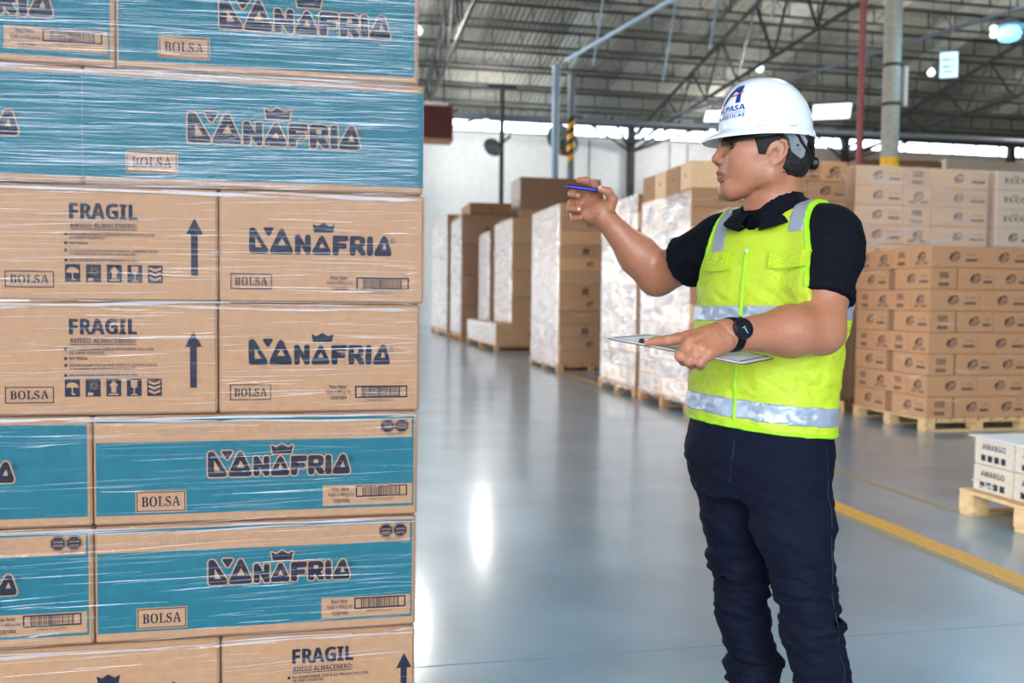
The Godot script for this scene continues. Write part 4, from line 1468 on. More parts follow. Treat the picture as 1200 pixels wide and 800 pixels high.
class Field:
	var lo: Vector3
	var h: float
	var nx: int
	var ny: int
	var nz: int
	var f := PackedFloat32Array()

	func _init(lo_: Vector3, hi_: Vector3, h_: float) -> void:
		lo = lo_
		h = h_
		nx = int(ceil((hi_.x - lo_.x) / h)) + 1
		ny = int(ceil((hi_.y - lo_.y) / h)) + 1
		nz = int(ceil((hi_.z - lo_.z) / h)) + 1
		f.resize(nx * ny * nz)
		f.fill(1.0)

	func twin() -> Field:
		var o := Field.new(lo, lo, h)
		o.nx = nx
		o.ny = ny
		o.nz = nz
		o.f = f.duplicate()
		return o

	func span(a: Vector3, b: Vector3) -> Array:
		var p := (a - lo) / h
		var q := (b - lo) / h
		return [clampi(int(floor(p.x)), 0, nx - 1), clampi(int(ceil(q.x)), 0, nx - 1), clampi(int(floor(p.y)), 0, ny - 1), clampi(int(ceil(q.y)), 0, ny - 1), clampi(int(floor(p.z)), 0, nz - 1), clampi(int(ceil(q.z)), 0, nz - 1)]

	# how: 0 join smoothly, 1 carve away smoothly, 2 keep only what lies inside
	func bone(a: Vector3, b: Vector3, ra: float, rb: float, k := 0.02, how := 0, cut_at := Vector3.ZERO, cut_to := Vector3.ZERO) -> void:
		var pad := maxf(ra, rb) + k + 3.0 * h
		var w := Vector3(pad, pad, pad)
		var s := span(a.min(b) - w, a.max(b) + w) if how != 2 else [0, nx - 1, 0, ny - 1, 0, nz - 1]
		var ba := b - a
		var inv := 1.0 / maxf(ba.length_squared(), 1e-9)
		var trimmed := cut_to != Vector3.ZERO
		var dr := rb - ra
		for z in range(s[4], s[5] + 1):
			for y in range(s[2], s[3] + 1):
				var i: int = (z * ny + y) * nx + s[0]
				var p := lo + Vector3(s[0], y, z) * h - a
				for x in range(s[0], s[1] + 1):
					var t := clampf(p.dot(ba) * inv, 0.0, 1.0)
					var d := (p - ba * t).length() - ra - dr * t
					if trimmed:
						d = maxf(d, (p + a - cut_at).dot(cut_to))
					if how == 0:
						var e := f[i]
						var m := maxf(k - absf(e - d), 0.0)
						f[i] = minf(e, d) - m * m / (4.0 * k)
					elif how == 1:
						var e := f[i]
						var m := maxf(k - absf(e + d), 0.0)
						f[i] = maxf(e, -d) + m * m / (4.0 * k)
					else:
						f[i] = maxf(f[i], d)
					i += 1
					p.x += h

	func blob(c: Vector3, r: Vector3, k := 0.02, how := 0, turn := Basis()) -> void:
		var big := maxf(r.x, maxf(r.y, r.z)) + k + 3.0 * h
		var w := Vector3(big, big, big)
		var s := span(c - w, c + w) if how != 2 else [0, nx - 1, 0, ny - 1, 0, nz - 1]
		var back := turn.inverse()
		var r1 := Vector3(1.0 / r.x, 1.0 / r.y, 1.0 / r.z)
		var r2 := r1 * r1
		for z in range(s[4], s[5] + 1):
			for y in range(s[2], s[3] + 1):
				var i: int = (z * ny + y) * nx + s[0]
				for x in range(s[0], s[1] + 1):
					var p := back * (lo + Vector3(x, y, z) * h - c)
					var k0 := (p * r1).length()
					var k1 := (p * r2).length()
					var d := k0 * (k0 - 1.0) / maxf(k1, 1e-6)
					if how == 0:
						var e := f[i]
						var m := maxf(k - absf(e - d), 0.0)
						f[i] = minf(e, d) - m * m / (4.0 * k)
					elif how == 1:
						var e := f[i]
						var m := maxf(k - absf(e + d), 0.0)
						f[i] = maxf(e, -d) + m * m / (4.0 * k)
					else:
						f[i] = maxf(f[i], d)
					i += 1

	func loft(stations: Array, l: Vector3, n: Vector3, grow: float, k := 0.02) -> void:
		# stations from low to high: [y, centre x, centre z, half width along l, half depth along n]
		for y in ny:
			var yy := lo.y + y * h
			var s := 0
			while s < stations.size() - 2 and stations[s + 1][0] < yy:
				s += 1
			var a: Array = stations[s]
			var b: Array = stations[s + 1]
			var t := clampf((yy - a[0]) / (b[0] - a[0]), 0.0, 1.0)
			t = t * t * (3.0 - 2.0 * t) * 0.5 + t * 0.5
			var cx := lerpf(a[1], b[1], t)
			var cz := lerpf(a[2], b[2], t)
			var ia := 1.0 / (lerpf(a[3], b[3], t) + grow)
			var ib := 1.0 / (lerpf(a[4], b[4], t) + grow)
			var cap := maxf(yy - stations[stations.size() - 1][0], stations[0][0] - yy)
			for z in nz:
				var i: int = (z * ny + y) * nx
				var qz := lo.z + z * h - cz
				for x in nx:
					var qx := lo.x + x * h - cx
					var u := qx * l.x + qz * l.z
					var v := qx * n.x + qz * n.z
					var e := sqrt(u * ia * u * ia + v * ib * v * ib) + 1e-5
					var d := (e - 1.0) * sqrt(u * u + v * v) / e if e > 0.05 else -0.1
					d = maxf(d, cap)
					var g := f[i]
					var m := maxf(k - absf(g - d), 0.0)
					f[i] = minf(g, d) - m * m / (4.0 * k)
					i += 1

	func slab(at_: Vector3, to: Vector3, half: float) -> void:
		# keeps only what lies within half of a plane
		for z in nz:
			for y in ny:
				var i: int = (z * ny + y) * nx
				var p := lo + Vector3(0, y, z) * h - at_
				var s := p.dot(to)
				for x in nx:
					f[i] = maxf(f[i], absf(s) - half)
					s += h * to.x
					i += 1

	func below(at_: Vector3, to: Vector3) -> void:
		# cuts away what lies on the side the arrow points to
		for z in nz:
			for y in ny:
				var i: int = (z * ny + y) * nx
				var s := (lo + Vector3(0, y, z) * h - at_).dot(to)
				for x in nx:
					f[i] = maxf(f[i], s)
					s += h * to.x
					i += 1

	func grow(by: float) -> void:
		for i in f.size():
			f[i] -= by

	func ruffle(noise_: FastNoiseLite, scale: Vector3, amount: float, a: Vector3, b: Vector3, fade := 0.05) -> void:
		# uneven cloth: raises and lowers the surface inside a box
		var s := span(a, b)
		for z in range(s[4], s[5] + 1):
			for y in range(s[2], s[3] + 1):
				var i: int = (z * ny + y) * nx + s[0]
				for x in range(s[0], s[1] + 1):
					if absf(f[i]) < 0.03:
						var p := lo + Vector3(x, y, z) * h
						var e := minf(minf(p.y - a.y, b.y - p.y) / fade, 1.0)
						f[i] += amount * maxf(e, 0.0) * noise_.get_noise_3d(p.x * scale.x, p.y * scale.y + p.x * 4.0, p.z * scale.z)
					i += 1

	func value(p: Vector3) -> float:
		var q := (p - lo) / h
		var x := clampi(int(q.x), 0, nx - 2)
		var y := clampi(int(q.y), 0, ny - 2)
		var z := clampi(int(q.z), 0, nz - 2)
		var t := q - Vector3(x, y, z)
		var i := (z * ny + y) * nx + x
		var sy := nx
		var sz := nx * ny
		var c0 := lerpf(lerpf(f[i], f[i + 1], t.x), lerpf(f[i + sy], f[i + sy + 1], t.x), t.y)
		var c1 := lerpf(lerpf(f[i + sz], f[i + sz + 1], t.x), lerpf(f[i + sz + sy], f[i + sz + sy + 1], t.x), t.y)
		return lerpf(c0, c1, t.z)

	func hit(from: Vector3, dir: Vector3, far := 0.4) -> Vector3:
		# the last place along an inside-out ray that is still inside
		var best := from
		var t := 0.0
		while t < far:
			if value(from + dir * t) < 0.0:
				best = from + dir * t
			t += 0.002
		return best

	func normal_at(p: Vector3) -> Vector3:
		var e := h
		return Vector3(value(p + Vector3(e, 0, 0)) - value(p - Vector3(e, 0, 0)), value(p + Vector3(0, e, 0)) - value(p - Vector3(0, e, 0)), value(p + Vector3(0, 0, e)) - value(p - Vector3(0, 0, e))).normalized()

	func skin(into: Array) -> void:
		# surface nets, added to [vertices, normals, indices]
		var vs: PackedVector3Array = into[0]
		var ns: PackedVector3Array = into[1]
		var ix: PackedInt32Array = into[2]
		var sy := nx
		var sz := nx * ny
		var at_ := {}
		var lim := 2.6 * h
		for z in nz - 1:
			for y in ny - 1:
				var i := (z * ny + y) * nx
				for x in nx - 1:
					var a := f[i]
					if a < lim and a > -lim:
						var b := f[i + 1]
						var c := f[i + sy]
						var d := f[i + sy + 1]
						var e := f[i + sz]
						var g := f[i + sz + 1]
						var j := f[i + sz + sy]
						var k := f[i + sz + sy + 1]
						var cnt := int(a < 0) + int(b < 0) + int(c < 0) + int(d < 0) + int(e < 0) + int(g < 0) + int(j < 0) + int(k < 0)
						if cnt > 0 and cnt < 8:
							var p := Vector3.ZERO
							var n := 0
							if (a < 0) != (b < 0):
								p += Vector3(a / (a - b), 0, 0); n += 1
							if (c < 0) != (d < 0):
								p += Vector3(c / (c - d), 1, 0); n += 1
							if (e < 0) != (g < 0):
								p += Vector3(e / (e - g), 0, 1); n += 1
							if (j < 0) != (k < 0):
								p += Vector3(j / (j - k), 1, 1); n += 1
							if (a < 0) != (c < 0):
								p += Vector3(0, a / (a - c), 0); n += 1
							if (b < 0) != (d < 0):
								p += Vector3(1, b / (b - d), 0); n += 1
							if (e < 0) != (j < 0):
								p += Vector3(0, e / (e - j), 1); n += 1
							if (g < 0) != (k < 0):
								p += Vector3(1, g / (g - k), 1); n += 1
							if (a < 0) != (e < 0):
								p += Vector3(0, 0, a / (a - e)); n += 1
							if (b < 0) != (g < 0):
								p += Vector3(1, 0, b / (b - g)); n += 1
							if (c < 0) != (j < 0):
								p += Vector3(0, 1, c / (c - j)); n += 1
							if (d < 0) != (k < 0):
								p += Vector3(1, 1, d / (d - k)); n += 1
							at_[i] = vs.size()
							vs.append(lo + (Vector3(x, y, z) + p / n) * h)
							ns.append(Vector3(b + d + g + k - a - c - e - j, c + d + j + k - a - b - e - g, e + g + j + k - a - b - c - d).normalized())
					i += 1
		for i in at_:
			var x: int = i % nx
			var y: int = (i / nx) % ny
			var z: int = i / sz
			var in_a := f[i] < 0
			for axis in 3:
				var o: int = [i + 1, i + sy, i + sz][axis]
				if in_a == (f[o] < 0):
					continue
				var u: int = [sy, sz, 1][axis]
				var v: int = [sz, 1, sy][axis]
				if [y, z, x][axis] == 0 or [z, x, y][axis] == 0:
					continue
				if not (at_.has(i - u) and at_.has(i - v) and at_.has(i - u - v)):
					continue
				var q := [at_[i], at_[i - u], at_[i - u - v], at_[i - v]]
				if in_a:
					ix.append_array(PackedInt32Array([q[0], q[2], q[1], q[0], q[3], q[2]]))
				else:
					ix.append_array(PackedInt32Array([q[0], q[1], q[2], q[0], q[2], q[3]]))
		into[0] = vs
		into[1] = ns
		into[2] = ix


func net_mesh(fields: Array) -> ArrayMesh:
	var into := [PackedVector3Array(), PackedVector3Array(), PackedInt32Array()]
	var base := 0
	var all := [PackedVector3Array(), PackedVector3Array(), PackedInt32Array()]
	for q in fields:
		into = [PackedVector3Array(), PackedVector3Array(), PackedInt32Array()]
		q.skin(into)
		all[0].append_array(into[0])
		all[1].append_array(into[1])
		var idx: PackedInt32Array = into[2]
		for k in idx.size():
			idx[k] += base
		all[2].append_array(idx)
		base += into[0].size()
	var arr := []
	arr.resize(Mesh.ARRAY_MAX)
	arr[Mesh.ARRAY_VERTEX] = all[0]
	arr[Mesh.ARRAY_NORMAL] = all[1]
	arr[Mesh.ARRAY_INDEX] = all[2]
	var m := ArrayMesh.new()
	m.add_surface_from_arrays(Mesh.PRIMITIVE_TRIANGLES, arr)
	return m
# ------------------------------------------------------------------ the worker
# His own axes: x towards the right of the photo, z towards where the camera stands, feet on y = 0. He faces -x.

const SIDE := Vector3(0.722, 0, 0.692)      # towards his left shoulder
const FRONT := Vector3(-0.692, 0, 0.722)    # out of his chest

const TORSO := [[0.93, -0.014, 0.0, 0.170, 0.128], [1.02, -0.008, 0.0, 0.166, 0.126], [1.13, 0.0, 0.0, 0.166, 0.124], [1.24, 0.008, 0.0, 0.174, 0.118], [1.33, 0.016, 0.0, 0.178, 0.112], [1.40, 0.022, 0.0, 0.160, 0.092], [1.44, 0.022, 0.0, 0.120, 0.076], [1.475, 0.02, 0.0, 0.070, 0.062], [1.50, 0.018, 0.0, 0.055, 0.055]]
const SHOULDER_L := Vector3(0.100, 1.390, 0.122)
const ELBOW_L := Vector3(0.056, 1.196, 0.200)
const WRIST_L := Vector3(-0.163, 1.186, 0.300)
const SHOULDER_R := Vector3(-0.088, 1.392, -0.118)
const ELBOW_R := Vector3(-0.214, 1.318, -0.270)
var hair_base: Field
const WRIST_R := Vector3(-0.362, 1.472, -0.240)


func worker_materials() -> void:
	var skin := mottled(Color(0.68, 0.445, 0.33), 0.06, 0.03, 0.44, 9.0, 61, 0.6)
	skin.subsurf_scatter_enabled = true
	skin.subsurf_scatter_strength = 0.10
	M.skin = skin
	var lips := plain(Color(0.57, 0.345, 0.265), 0.45)
	M.lips = lips
	M.nail = plain(Color(0.86, 0.68, 0.62), 0.28)
	M.hair = mottled(Color(0.10, 0.08, 0.075), 0.4, 0.12, 0.5, 14.0, 62, 6.0)
	M.eye_white = plain(Color(0.86, 0.84, 0.81), 0.25)
	M.iris = plain(Color(0.06, 0.035, 0.025), 0.15)
	var vest := mottled(Color(0.71, 0.785, 0.14), 0.03, 0.02, 0.62, 6.0, 63, 0.8)
	M.vest = vest
	M.vest_trim = plain(Color(0.62, 0.86, 0.06), 0.6)
	M.reflector = plain(Color(0.62, 0.66, 0.71), 0.38, 0.25)
	M.reflector.metallic_specular = 0.7
	var polo := mottled(Color(0.055, 0.062, 0.095), 0.12, 0.10, 0.85, 12.0, 64, 0.5)
	polo.metallic_specular = 0.25
	M.polo = polo
	var jeans := mottled(Color(0.060, 0.073, 0.135), 0.16, 0.05, 0.8, 7.0, 65, 0.35)
	jeans.metallic_specular = 0.25
	M.jeans = jeans
	M.stitch = plain(Color(0.075, 0.10, 0.18), 0.8)
	var hat := plain(Color(0.90, 0.92, 0.95), 0.22)
	hat.clearcoat_enabled = true
	hat.clearcoat = 0.5
	hat.clearcoat_roughness = 0.1
	M.hard_hat = hat
	M.hat_blue = plain(Color(0.03, 0.27, 0.58), 0.4)
	M.hat_orange = plain(Color(0.92, 0.46, 0.12), 0.4)
	M.harness = plain(Color(0.68, 0.70, 0.72), 0.5)
	M.watch_blue = plain(Color(0.04, 0.07, 0.14), 0.35, 0.2)
	M.watch_strap = plain(Color(0.035, 0.055, 0.10), 0.55)
	M.pen_blue = plain(Color(0.02, 0.10, 0.55), 0.22)
	M.hardboard = plain(Color(0.42, 0.32, 0.22), 0.6)
	M.paper = plain(Color(0.90, 0.91, 0.93), 0.6)


func build_worker() -> void:
	worker_materials()
	var t := thing("person", "worker in yellow safety vest, navy polo and dark jeans, raising one hand", "person", Vector3(1.005, 0, -1.937), deg_to_rad(-11.6))
	var fields := head_fields()
	fields.append_array(arm_fields())
	put("body", net_mesh(fields), M.skin, t)
	face_parts(t, fields[0])
	clothes(t)
	legs(t)
	hard_hat(t.transform)
	held_things(t.transform)


func head_fields() -> Array:
	var q := Field.new(Vector3(-0.155, 1.40, -0.125), Vector3(0.125, 1.77, 0.125), 0.0034)
	q.blob(Vector3(-0.010, 1.652, 0), Vector3(0.096, 0.098, 0.074), 0.02)
	q.blob(Vector3(0.028, 1.612, 0), Vector3(0.052, 0.060, 0.060), 0.03)
	q.blob(Vector3(-0.060, 1.604, 0), Vector3(0.053, 0.058, 0.059), 0.03)
	q.blob(Vector3(-0.072, 1.549, 0), Vector3(0.043, 0.044, 0.047), 0.03)
	q.blob(Vector3(-0.091, 1.513, 0), Vector3(0.022, 0.019, 0.026), 0.022)
	for s in [-1.0, 1.0]:
		q.bone(Vector3(-0.086, 1.514, s * 0.014), Vector3(-0.018, 1.541, s * 0.050), 0.017, 0.019, 0.03)
		q.bone(Vector3(-0.018, 1.541, s * 0.050), Vector3(-0.006, 1.605, s * 0.058), 0.019, 0.018, 0.03)
		q.blob(Vector3(-0.062, 1.572, s * 0.036), Vector3(0.036, 0.034, 0.026), 0.03)
		q.bone(Vector3(-0.088, 1.592, s * 0.042), Vector3(-0.020, 1.598, s * 0.064), 0.011, 0.009, 0.025)
		q.bone(Vector3(-0.106, 1.624, s * 0.010), Vector3(-0.086, 1.625, s * 0.048), 0.010, 0.009, 0.016)
	for s in [-1.0, 1.0]:
		q.blob(Vector3(-0.106, 1.608, s * 0.034), Vector3(0.017, 0.011, 0.018), 0.014, 1)
	# nose
	q.bone(Vector3(-0.108, 1.616, 0), Vector3(-0.1235, 1.589, 0), 0.0072, 0.0085, 0.012)
	q.blob(Vector3(-0.1265, 1.5815, 0), Vector3(0.0092, 0.0076, 0.0090), 0.010)
	for s in [-1.0, 1.0]:
		q.blob(Vector3(-0.1150, 1.5770, s * 0.0120), Vector3(0.0112, 0.0085, 0.0078), 0.006)
		q.blob(Vector3(-0.119, 1.5685, s * 0.0075), Vector3(0.0055, 0.0040, 0.0034), 0.004, 1)
	# mouth
	for s in [-1.0, 1.0]:
		q.bone(Vector3(-0.1160, 1.5528, 0), Vector3(-0.1020, 1.5465, s * 0.027), 0.0054, 0.0034, 0.010)
		q.bone(Vector3(-0.1125, 1.5375, 0), Vector3(-0.1000, 1.5415, s * 0.026), 0.0058, 0.0040, 0.010)
		q.bone(Vector3(-0.1250, 1.5450, 0), Vector3(-0.1075, 1.5435, s * 0.024), 0.0040, 0.0010, 0.004, 1)
		q.bone(Vector3(-0.118, 1.5245, 0), Vector3(-0.110, 1.5270, s * 0.018), 0.005, 0.003, 0.008, 1)
	# eyelids round the eyeballs
	for s in [-1.0, 1.0]:
		q.blob(Vector3(-0.0890, 1.6095, s * 0.0335), Vector3(0.0145, 0.0125, 0.0155), 0.005)
		q.blob(Vector3(-0.1030, 1.6080, s * 0.0370), Vector3(0.0125, 0.0044, 0.0150), 0.002, 1)
	hair_base = q.twin()
	# ears
	for s in [-1.0, 1.0]:
		q.blob(Vector3(-0.004, 1.588, s * 0.0705), Vector3(0.0135, 0.0230, 0.0065), 0.008, 0, Basis(Vector3.UP, s * -0.25))
		var rim := [Vector3(-0.019, 1.600, 0.0735), Vector3(-0.012, 1.612, 0.0765), Vector3(0.000, 1.6165, 0.0795), Vector3(0.011, 1.611, 0.0815), Vector3(0.0145, 1.599, 0.0815), Vector3(0.0115, 1.585, 0.0795), Vector3(0.003, 1.573, 0.0765), Vector3(-0.010, 1.5640, 0.0745)]
		for i in rim.size() - 1:
			q.bone(rim[i] * Vector3(1, 1, s), rim[i + 1] * Vector3(1, 1, s), 0.0040, 0.0040, 0.004)
		q.blob(Vector3(-0.0145, 1.5645, s * 0.0740), Vector3(0.0070, 0.0075, 0.0045), 0.005)
		q.blob(Vector3(-0.0215, 1.5860, s * 0.0735), Vector3(0.0040, 0.0060, 0.0045), 0.004)
		q.bone(Vector3(0.004, 1.606, s * 0.0765), Vector3(0.002, 1.580, s * 0.0760), 0.0030, 0.0030, 0.004)
		q.blob(Vector3(-0.0100, 1.5855, s * 0.0800), Vector3(0.0075, 0.0100, 0.0060), 0.004, 1)
	# neck down into the collar
	q.bone(Vector3(0.020, 1.43, 0), Vector3(0.014, 1.555, 0), 0.064, 0.051, 0.018)
	q.bone(Vector3(-0.016, 1.44, 0.006), Vector3(-0.020, 1.515, 0), 0.038, 0.027, 0.02)
	q.bone(Vector3(-0.015, 1.445, 0.030), Vector3(0.006, 1.575, 0.052), 0.016, 0.013, 0.02)
	q.blob(Vector3(-0.050, 1.476, 0.0), Vector3(0.007, 0.012, 0.009), 0.014)
	return [q]


func finger(q: Field, joints: Array, r0: float, r1: float) -> void:
	for i in joints.size() - 1:
		var a := lerpf(r0, r1, float(i) / (joints.size() - 1))
		var b := lerpf(r0, r1, float(i + 1) / (joints.size() - 1))
		q.bone(joints[i], joints[i + 1], a, b, 0.004)
		if i:
			q.blob(joints[i], Vector3.ONE * (a * 1.07), 0.003)


func arm_fields() -> Array:
	var out := []
	# left arm, bent across the belly
	var q := Field.new(Vector3(-0.215, 1.10, 0.055), Vector3(0.175, 1.45, 0.36), 0.005)
	var elbow := ELBOW_L
	q.bone(SHOULDER_L, elbow, 0.052, 0.050, 0.03)
	q.blob(Vector3(0.078, 1.29, 0.165), Vector3(0.052, 0.075, 0.050), 0.02)
	q.bone(elbow, elbow.lerp(WRIST_L, 0.32), 0.046, 0.050, 0.03)
	q.bone(elbow.lerp(WRIST_L, 0.32), WRIST_L, 0.050, 0.0285, 0.03)
	q.blob(Vector3(0.070, 1.184, 0.196), Vector3(0.026, 0.026, 0.026), 0.03)
	q.bone(WRIST_L, WRIST_L + Vector3(-0.06, -0.008, 0.018), 0.0285, 0.027, 0.02)
	q.below(WRIST_L + Vector3(-0.02, 0, 0.008), Vector3(-0.91, 0, 0.41))
	out.append(q)
	# left hand
	q = Field.new(Vector3(-0.335, 1.095, 0.225), Vector3(-0.135, 1.235, 0.385), 0.003)
	q.bone(WRIST_L + Vector3(0.03, 0, -0.012), WRIST_L + Vector3(-0.03, -0.006, 0.010), 0.0290, 0.0275, 0.015)
	var mcp := [Vector3(-0.247, 1.178, 0.304), Vector3(-0.243, 1.169, 0.324), Vector3(-0.229, 1.158, 0.338), Vector3(-0.212, 1.148, 0.345)]
	for k in 4:
		var from := WRIST_L + Vector3(-0.012, 0.004 - 0.006 * k, -0.004 + 0.008 * k)
		q.bone(from, mcp[k], 0.0200, 0.0130, 0.014)
		q.blob(mcp[k] + Vector3(0.002, 0.002, 0.001), Vector3.ONE * 0.0128, 0.006)
		q.bone(from.lerp(mcp[k], 0.35) + Vector3(0, 0.012, 0.010), mcp[k] + Vector3(0.004, 0.007, 0.006), 0.0045, 0.0055, 0.012)
	finger(q, [mcp[0], Vector3(-0.281, 1.1735, 0.288), Vector3(-0.302, 1.1700, 0.273), Vector3(-0.317, 1.1665, 0.263)], 0.0112, 0.0078)
	finger(q, [mcp[1], Vector3(-0.263, 1.145, 0.337), Vector3(-0.252, 1.134, 0.314), Vector3(-0.236, 1.137, 0.298)], 0.0120, 0.0085)
	finger(q, [mcp[2], Vector3(-0.246, 1.137, 0.345), Vector3(-0.238, 1.128, 0.322), Vector3(-0.222, 1.131, 0.305)], 0.0118, 0.0083)
	finger(q, [mcp[3], Vector3(-0.226, 1.134, 0.350), Vector3(-0.222, 1.126, 0.330), Vector3(-0.212, 1.129, 0.314)], 0.0108, 0.0075)
	finger(q, [Vector3(-0.185, 1.180, 0.282), Vector3(-0.222, 1.176, 0.268), Vector3(-0.254, 1.176, 0.258), Vector3(-0.278, 1.173, 0.252)], 0.0150, 0.0092)
	q.bone(WRIST_L, Vector3(-0.222, 1.176, 0.268), 0.020, 0.014, 0.014)
	q.below(WRIST_L + Vector3(0.012, 0, -0.005), Vector3(0.91, 0, -0.41))
	out.append(q)
	# right arm, reaching out with the pen
	q = Field.new(Vector3(-0.41, 1.235, -0.345), Vector3(-0.02, 1.52, -0.05), 0.005)
	q.bone(SHOULDER_R, ELBOW_R, 0.058, 0.048, 0.03)
	q.bone(ELBOW_R, ELBOW_R.lerp(WRIST_R, 0.35), 0.045, 0.0475, 0.03)
	q.bone(ELBOW_R.lerp(WRIST_R, 0.35), WRIST_R, 0.0475, 0.0265, 0.03)
	q.bone(WRIST_R, WRIST_R + Vector3(-0.03, 0.03, 0), 0.0265, 0.026, 0.02)
	q.below(WRIST_R + Vector3(-0.010, 0.011, 0), Vector3(-0.69, 0.72, 0))
	out.append(q)
	# right hand, palm to the camera
	q = Field.new(Vector3(-0.470, 1.435, -0.300), Vector3(-0.310, 1.590, -0.180), 0.0028)
	q.bone(WRIST_R + Vector3(0.02, -0.021, -0.004), WRIST_R + Vector3(-0.012, 0.012, 0), 0.0275, 0.0265, 0.014)
	mcp = [Vector3(-0.374, 1.530, -0.262), Vector3(-0.394, 1.526, -0.268), Vector3(-0.408, 1.510, -0.268), Vector3(-0.415, 1.490, -0.262)]
	for k in 4:
		q.bone(WRIST_R + Vector3(-0.004 - 0.004 * k, 0.012 - 0.006 * k, -0.006), mcp[k], 0.0190, 0.0125, 0.014)
	q.blob(Vector3(-0.405, 1.475, -0.245), Vector3(0.022, 0.018, 0.018), 0.014)
	finger(q, [mcp[0], Vector3(-0.386, 1.552, -0.238), Vector3(-0.409, 1.5605, -0.222), Vector3(-0.427, 1.5605, -0.214)], 0.0115, 0.0078)
	finger(q, [mcp[1], Vector3(-0.426, 1.537, -0.256), Vector3(-0.444, 1.528, -0.234), Vector3(-0.430, 1.521, -0.214)], 0.0118, 0.0082)
	finger(q, [mcp[2], Vector3(-0.443, 1.507, -0.256), Vector3(-0.448, 1.490, -0.236), Vector3(-0.430, 1.486, -0.216)], 0.0112, 0.0082)
	finger(q, [mcp[3], Vector3(-0.438, 1.478, -0.252), Vector3(-0.438, 1.464, -0.236), Vector3(-0.420, 1.466, -0.220)], 0.0102, 0.0075)
	q.bone(WRIST_R, Vector3(-0.343, 1.509, -0.217), 0.0220, 0.0150, 0.014)
	finger(q, [Vector3(-0.347, 1.490, -0.222), Vector3(-0.341, 1.512, -0.213), Vector3(-0.353, 1.530, -0.203), Vector3(-0.373, 1.5365, -0.201)], 0.0150, 0.0090)
	q.below(WRIST_R + Vector3(0.014, -0.015, 0), Vector3(0.69, -0.72, 0))
	out.append(q)
	# trunk inside the clothes, one figure with the rest
	q = Field.new(Vector3(-0.30, 0.86, -0.26), Vector3(0.24, 1.53, 0.26), 0.014)
	q.loft(TORSO, SIDE, FRONT, -0.018)
	q.bone(SHOULDER_L, SHOULDER_L.lerp(ELBOW_L, 0.5), 0.048, 0.046)
	q.bone(SHOULDER_R, SHOULDER_R.lerp(ELBOW_R, 0.5), 0.048, 0.046)
	out.append(q)
	return out


func face_parts(t: Node3D, head: Field) -> void:
	for s in [-1.0, 1.0]:
		var eye := SphereMesh.new()
		eye.radius = 0.0118
		eye.height = 0.0236
		eye.radial_segments = 24
		eye.rings = 12
		var e := put("eye", eye, M.eye_white, t, at(-0.0895, 1.6085, s * 0.0340))
		var iris := SphereMesh.new()
		iris.radius = 0.0072
		iris.height = 0.0060
		put("iris", iris, M.iris, e, Transform3D(Basis(Vector3.UP, s * 0.55) * Basis(Vector3.BACK, PI / 2), Vector3(-0.0086, -0.0008, s * 0.0052)))
		var brow := new_st()
		add_tube(brow, [Vector3(-0.1150, 1.6235, s * 0.012), Vector3(-0.1090, 1.6275, s * 0.032), Vector3(-0.0880, 1.6250, s * 0.053)], [0.0020, 0.0032, 0.0014], 8)
		put("eyebrow", brow.commit(), M.hair, t)
	# lips: the head's own surface, a touch proud, where they are
	var q := head.twin()
	q.blob(Vector3(-0.1180, 1.5448, 0), Vector3(0.0150, 0.0108, 0.0275), 0.004, 2)
	q.grow(0.0006)
	put("lips", net_mesh([q]), M.lips, t)
	# hair: close-cropped, from the sideburns round the back of the head
	q = hair_base
	q.blob(Vector3(0.032, 1.600, 0), Vector3(0.060, 0.074, 0.068), 0.02)
	q.ruffle(noise, Vector3(110, 110, 110), 0.003, Vector3(-0.1, 1.40, -0.2), Vector3(0.2, 1.80, 0.2))
	q.grow(0.0045)
	for s in [-1.0, 1.0]:
		q.blob(Vector3(-0.006, 1.583, s * 0.075), Vector3(0.024, 0.031, 0.030), 0.004, 1)
		q.blob(Vector3(-0.040, 1.545, s * 0.060), Vector3(0.050, 0.040, 0.060), 0.004, 1)
	q.below(Vector3(-0.050, 1.60, 0), Vector3(-0.97, -0.24, 0).normalized())
	q.below(Vector3(0, 1.528, 0), Vector3(0.20, -0.97, 0).normalized())
	put("hair", net_mesh([q]), M.hair, t)
	# nails
	for n in [[Vector3(-0.376, 1.5405, -0.1945), Vector3(-0.10, 0.55, 0.83)], [Vector3(-0.427, 1.4865, -0.2085), Vector3(0.30, 0.1, 0.95)], [Vector3(-0.319, 1.1738, 0.2660), Vector3(-0.25, 0.93, 0.25)]]:
		var nail := SphereMesh.new()
		nail.radius = 0.0052
		nail.height = 0.0030
		nail.radial_segments = 14
		nail.rings = 6
		var b := frame_along(n[1])
		put("fingernail", nail, M.nail, t, Transform3D(b, n[0]))


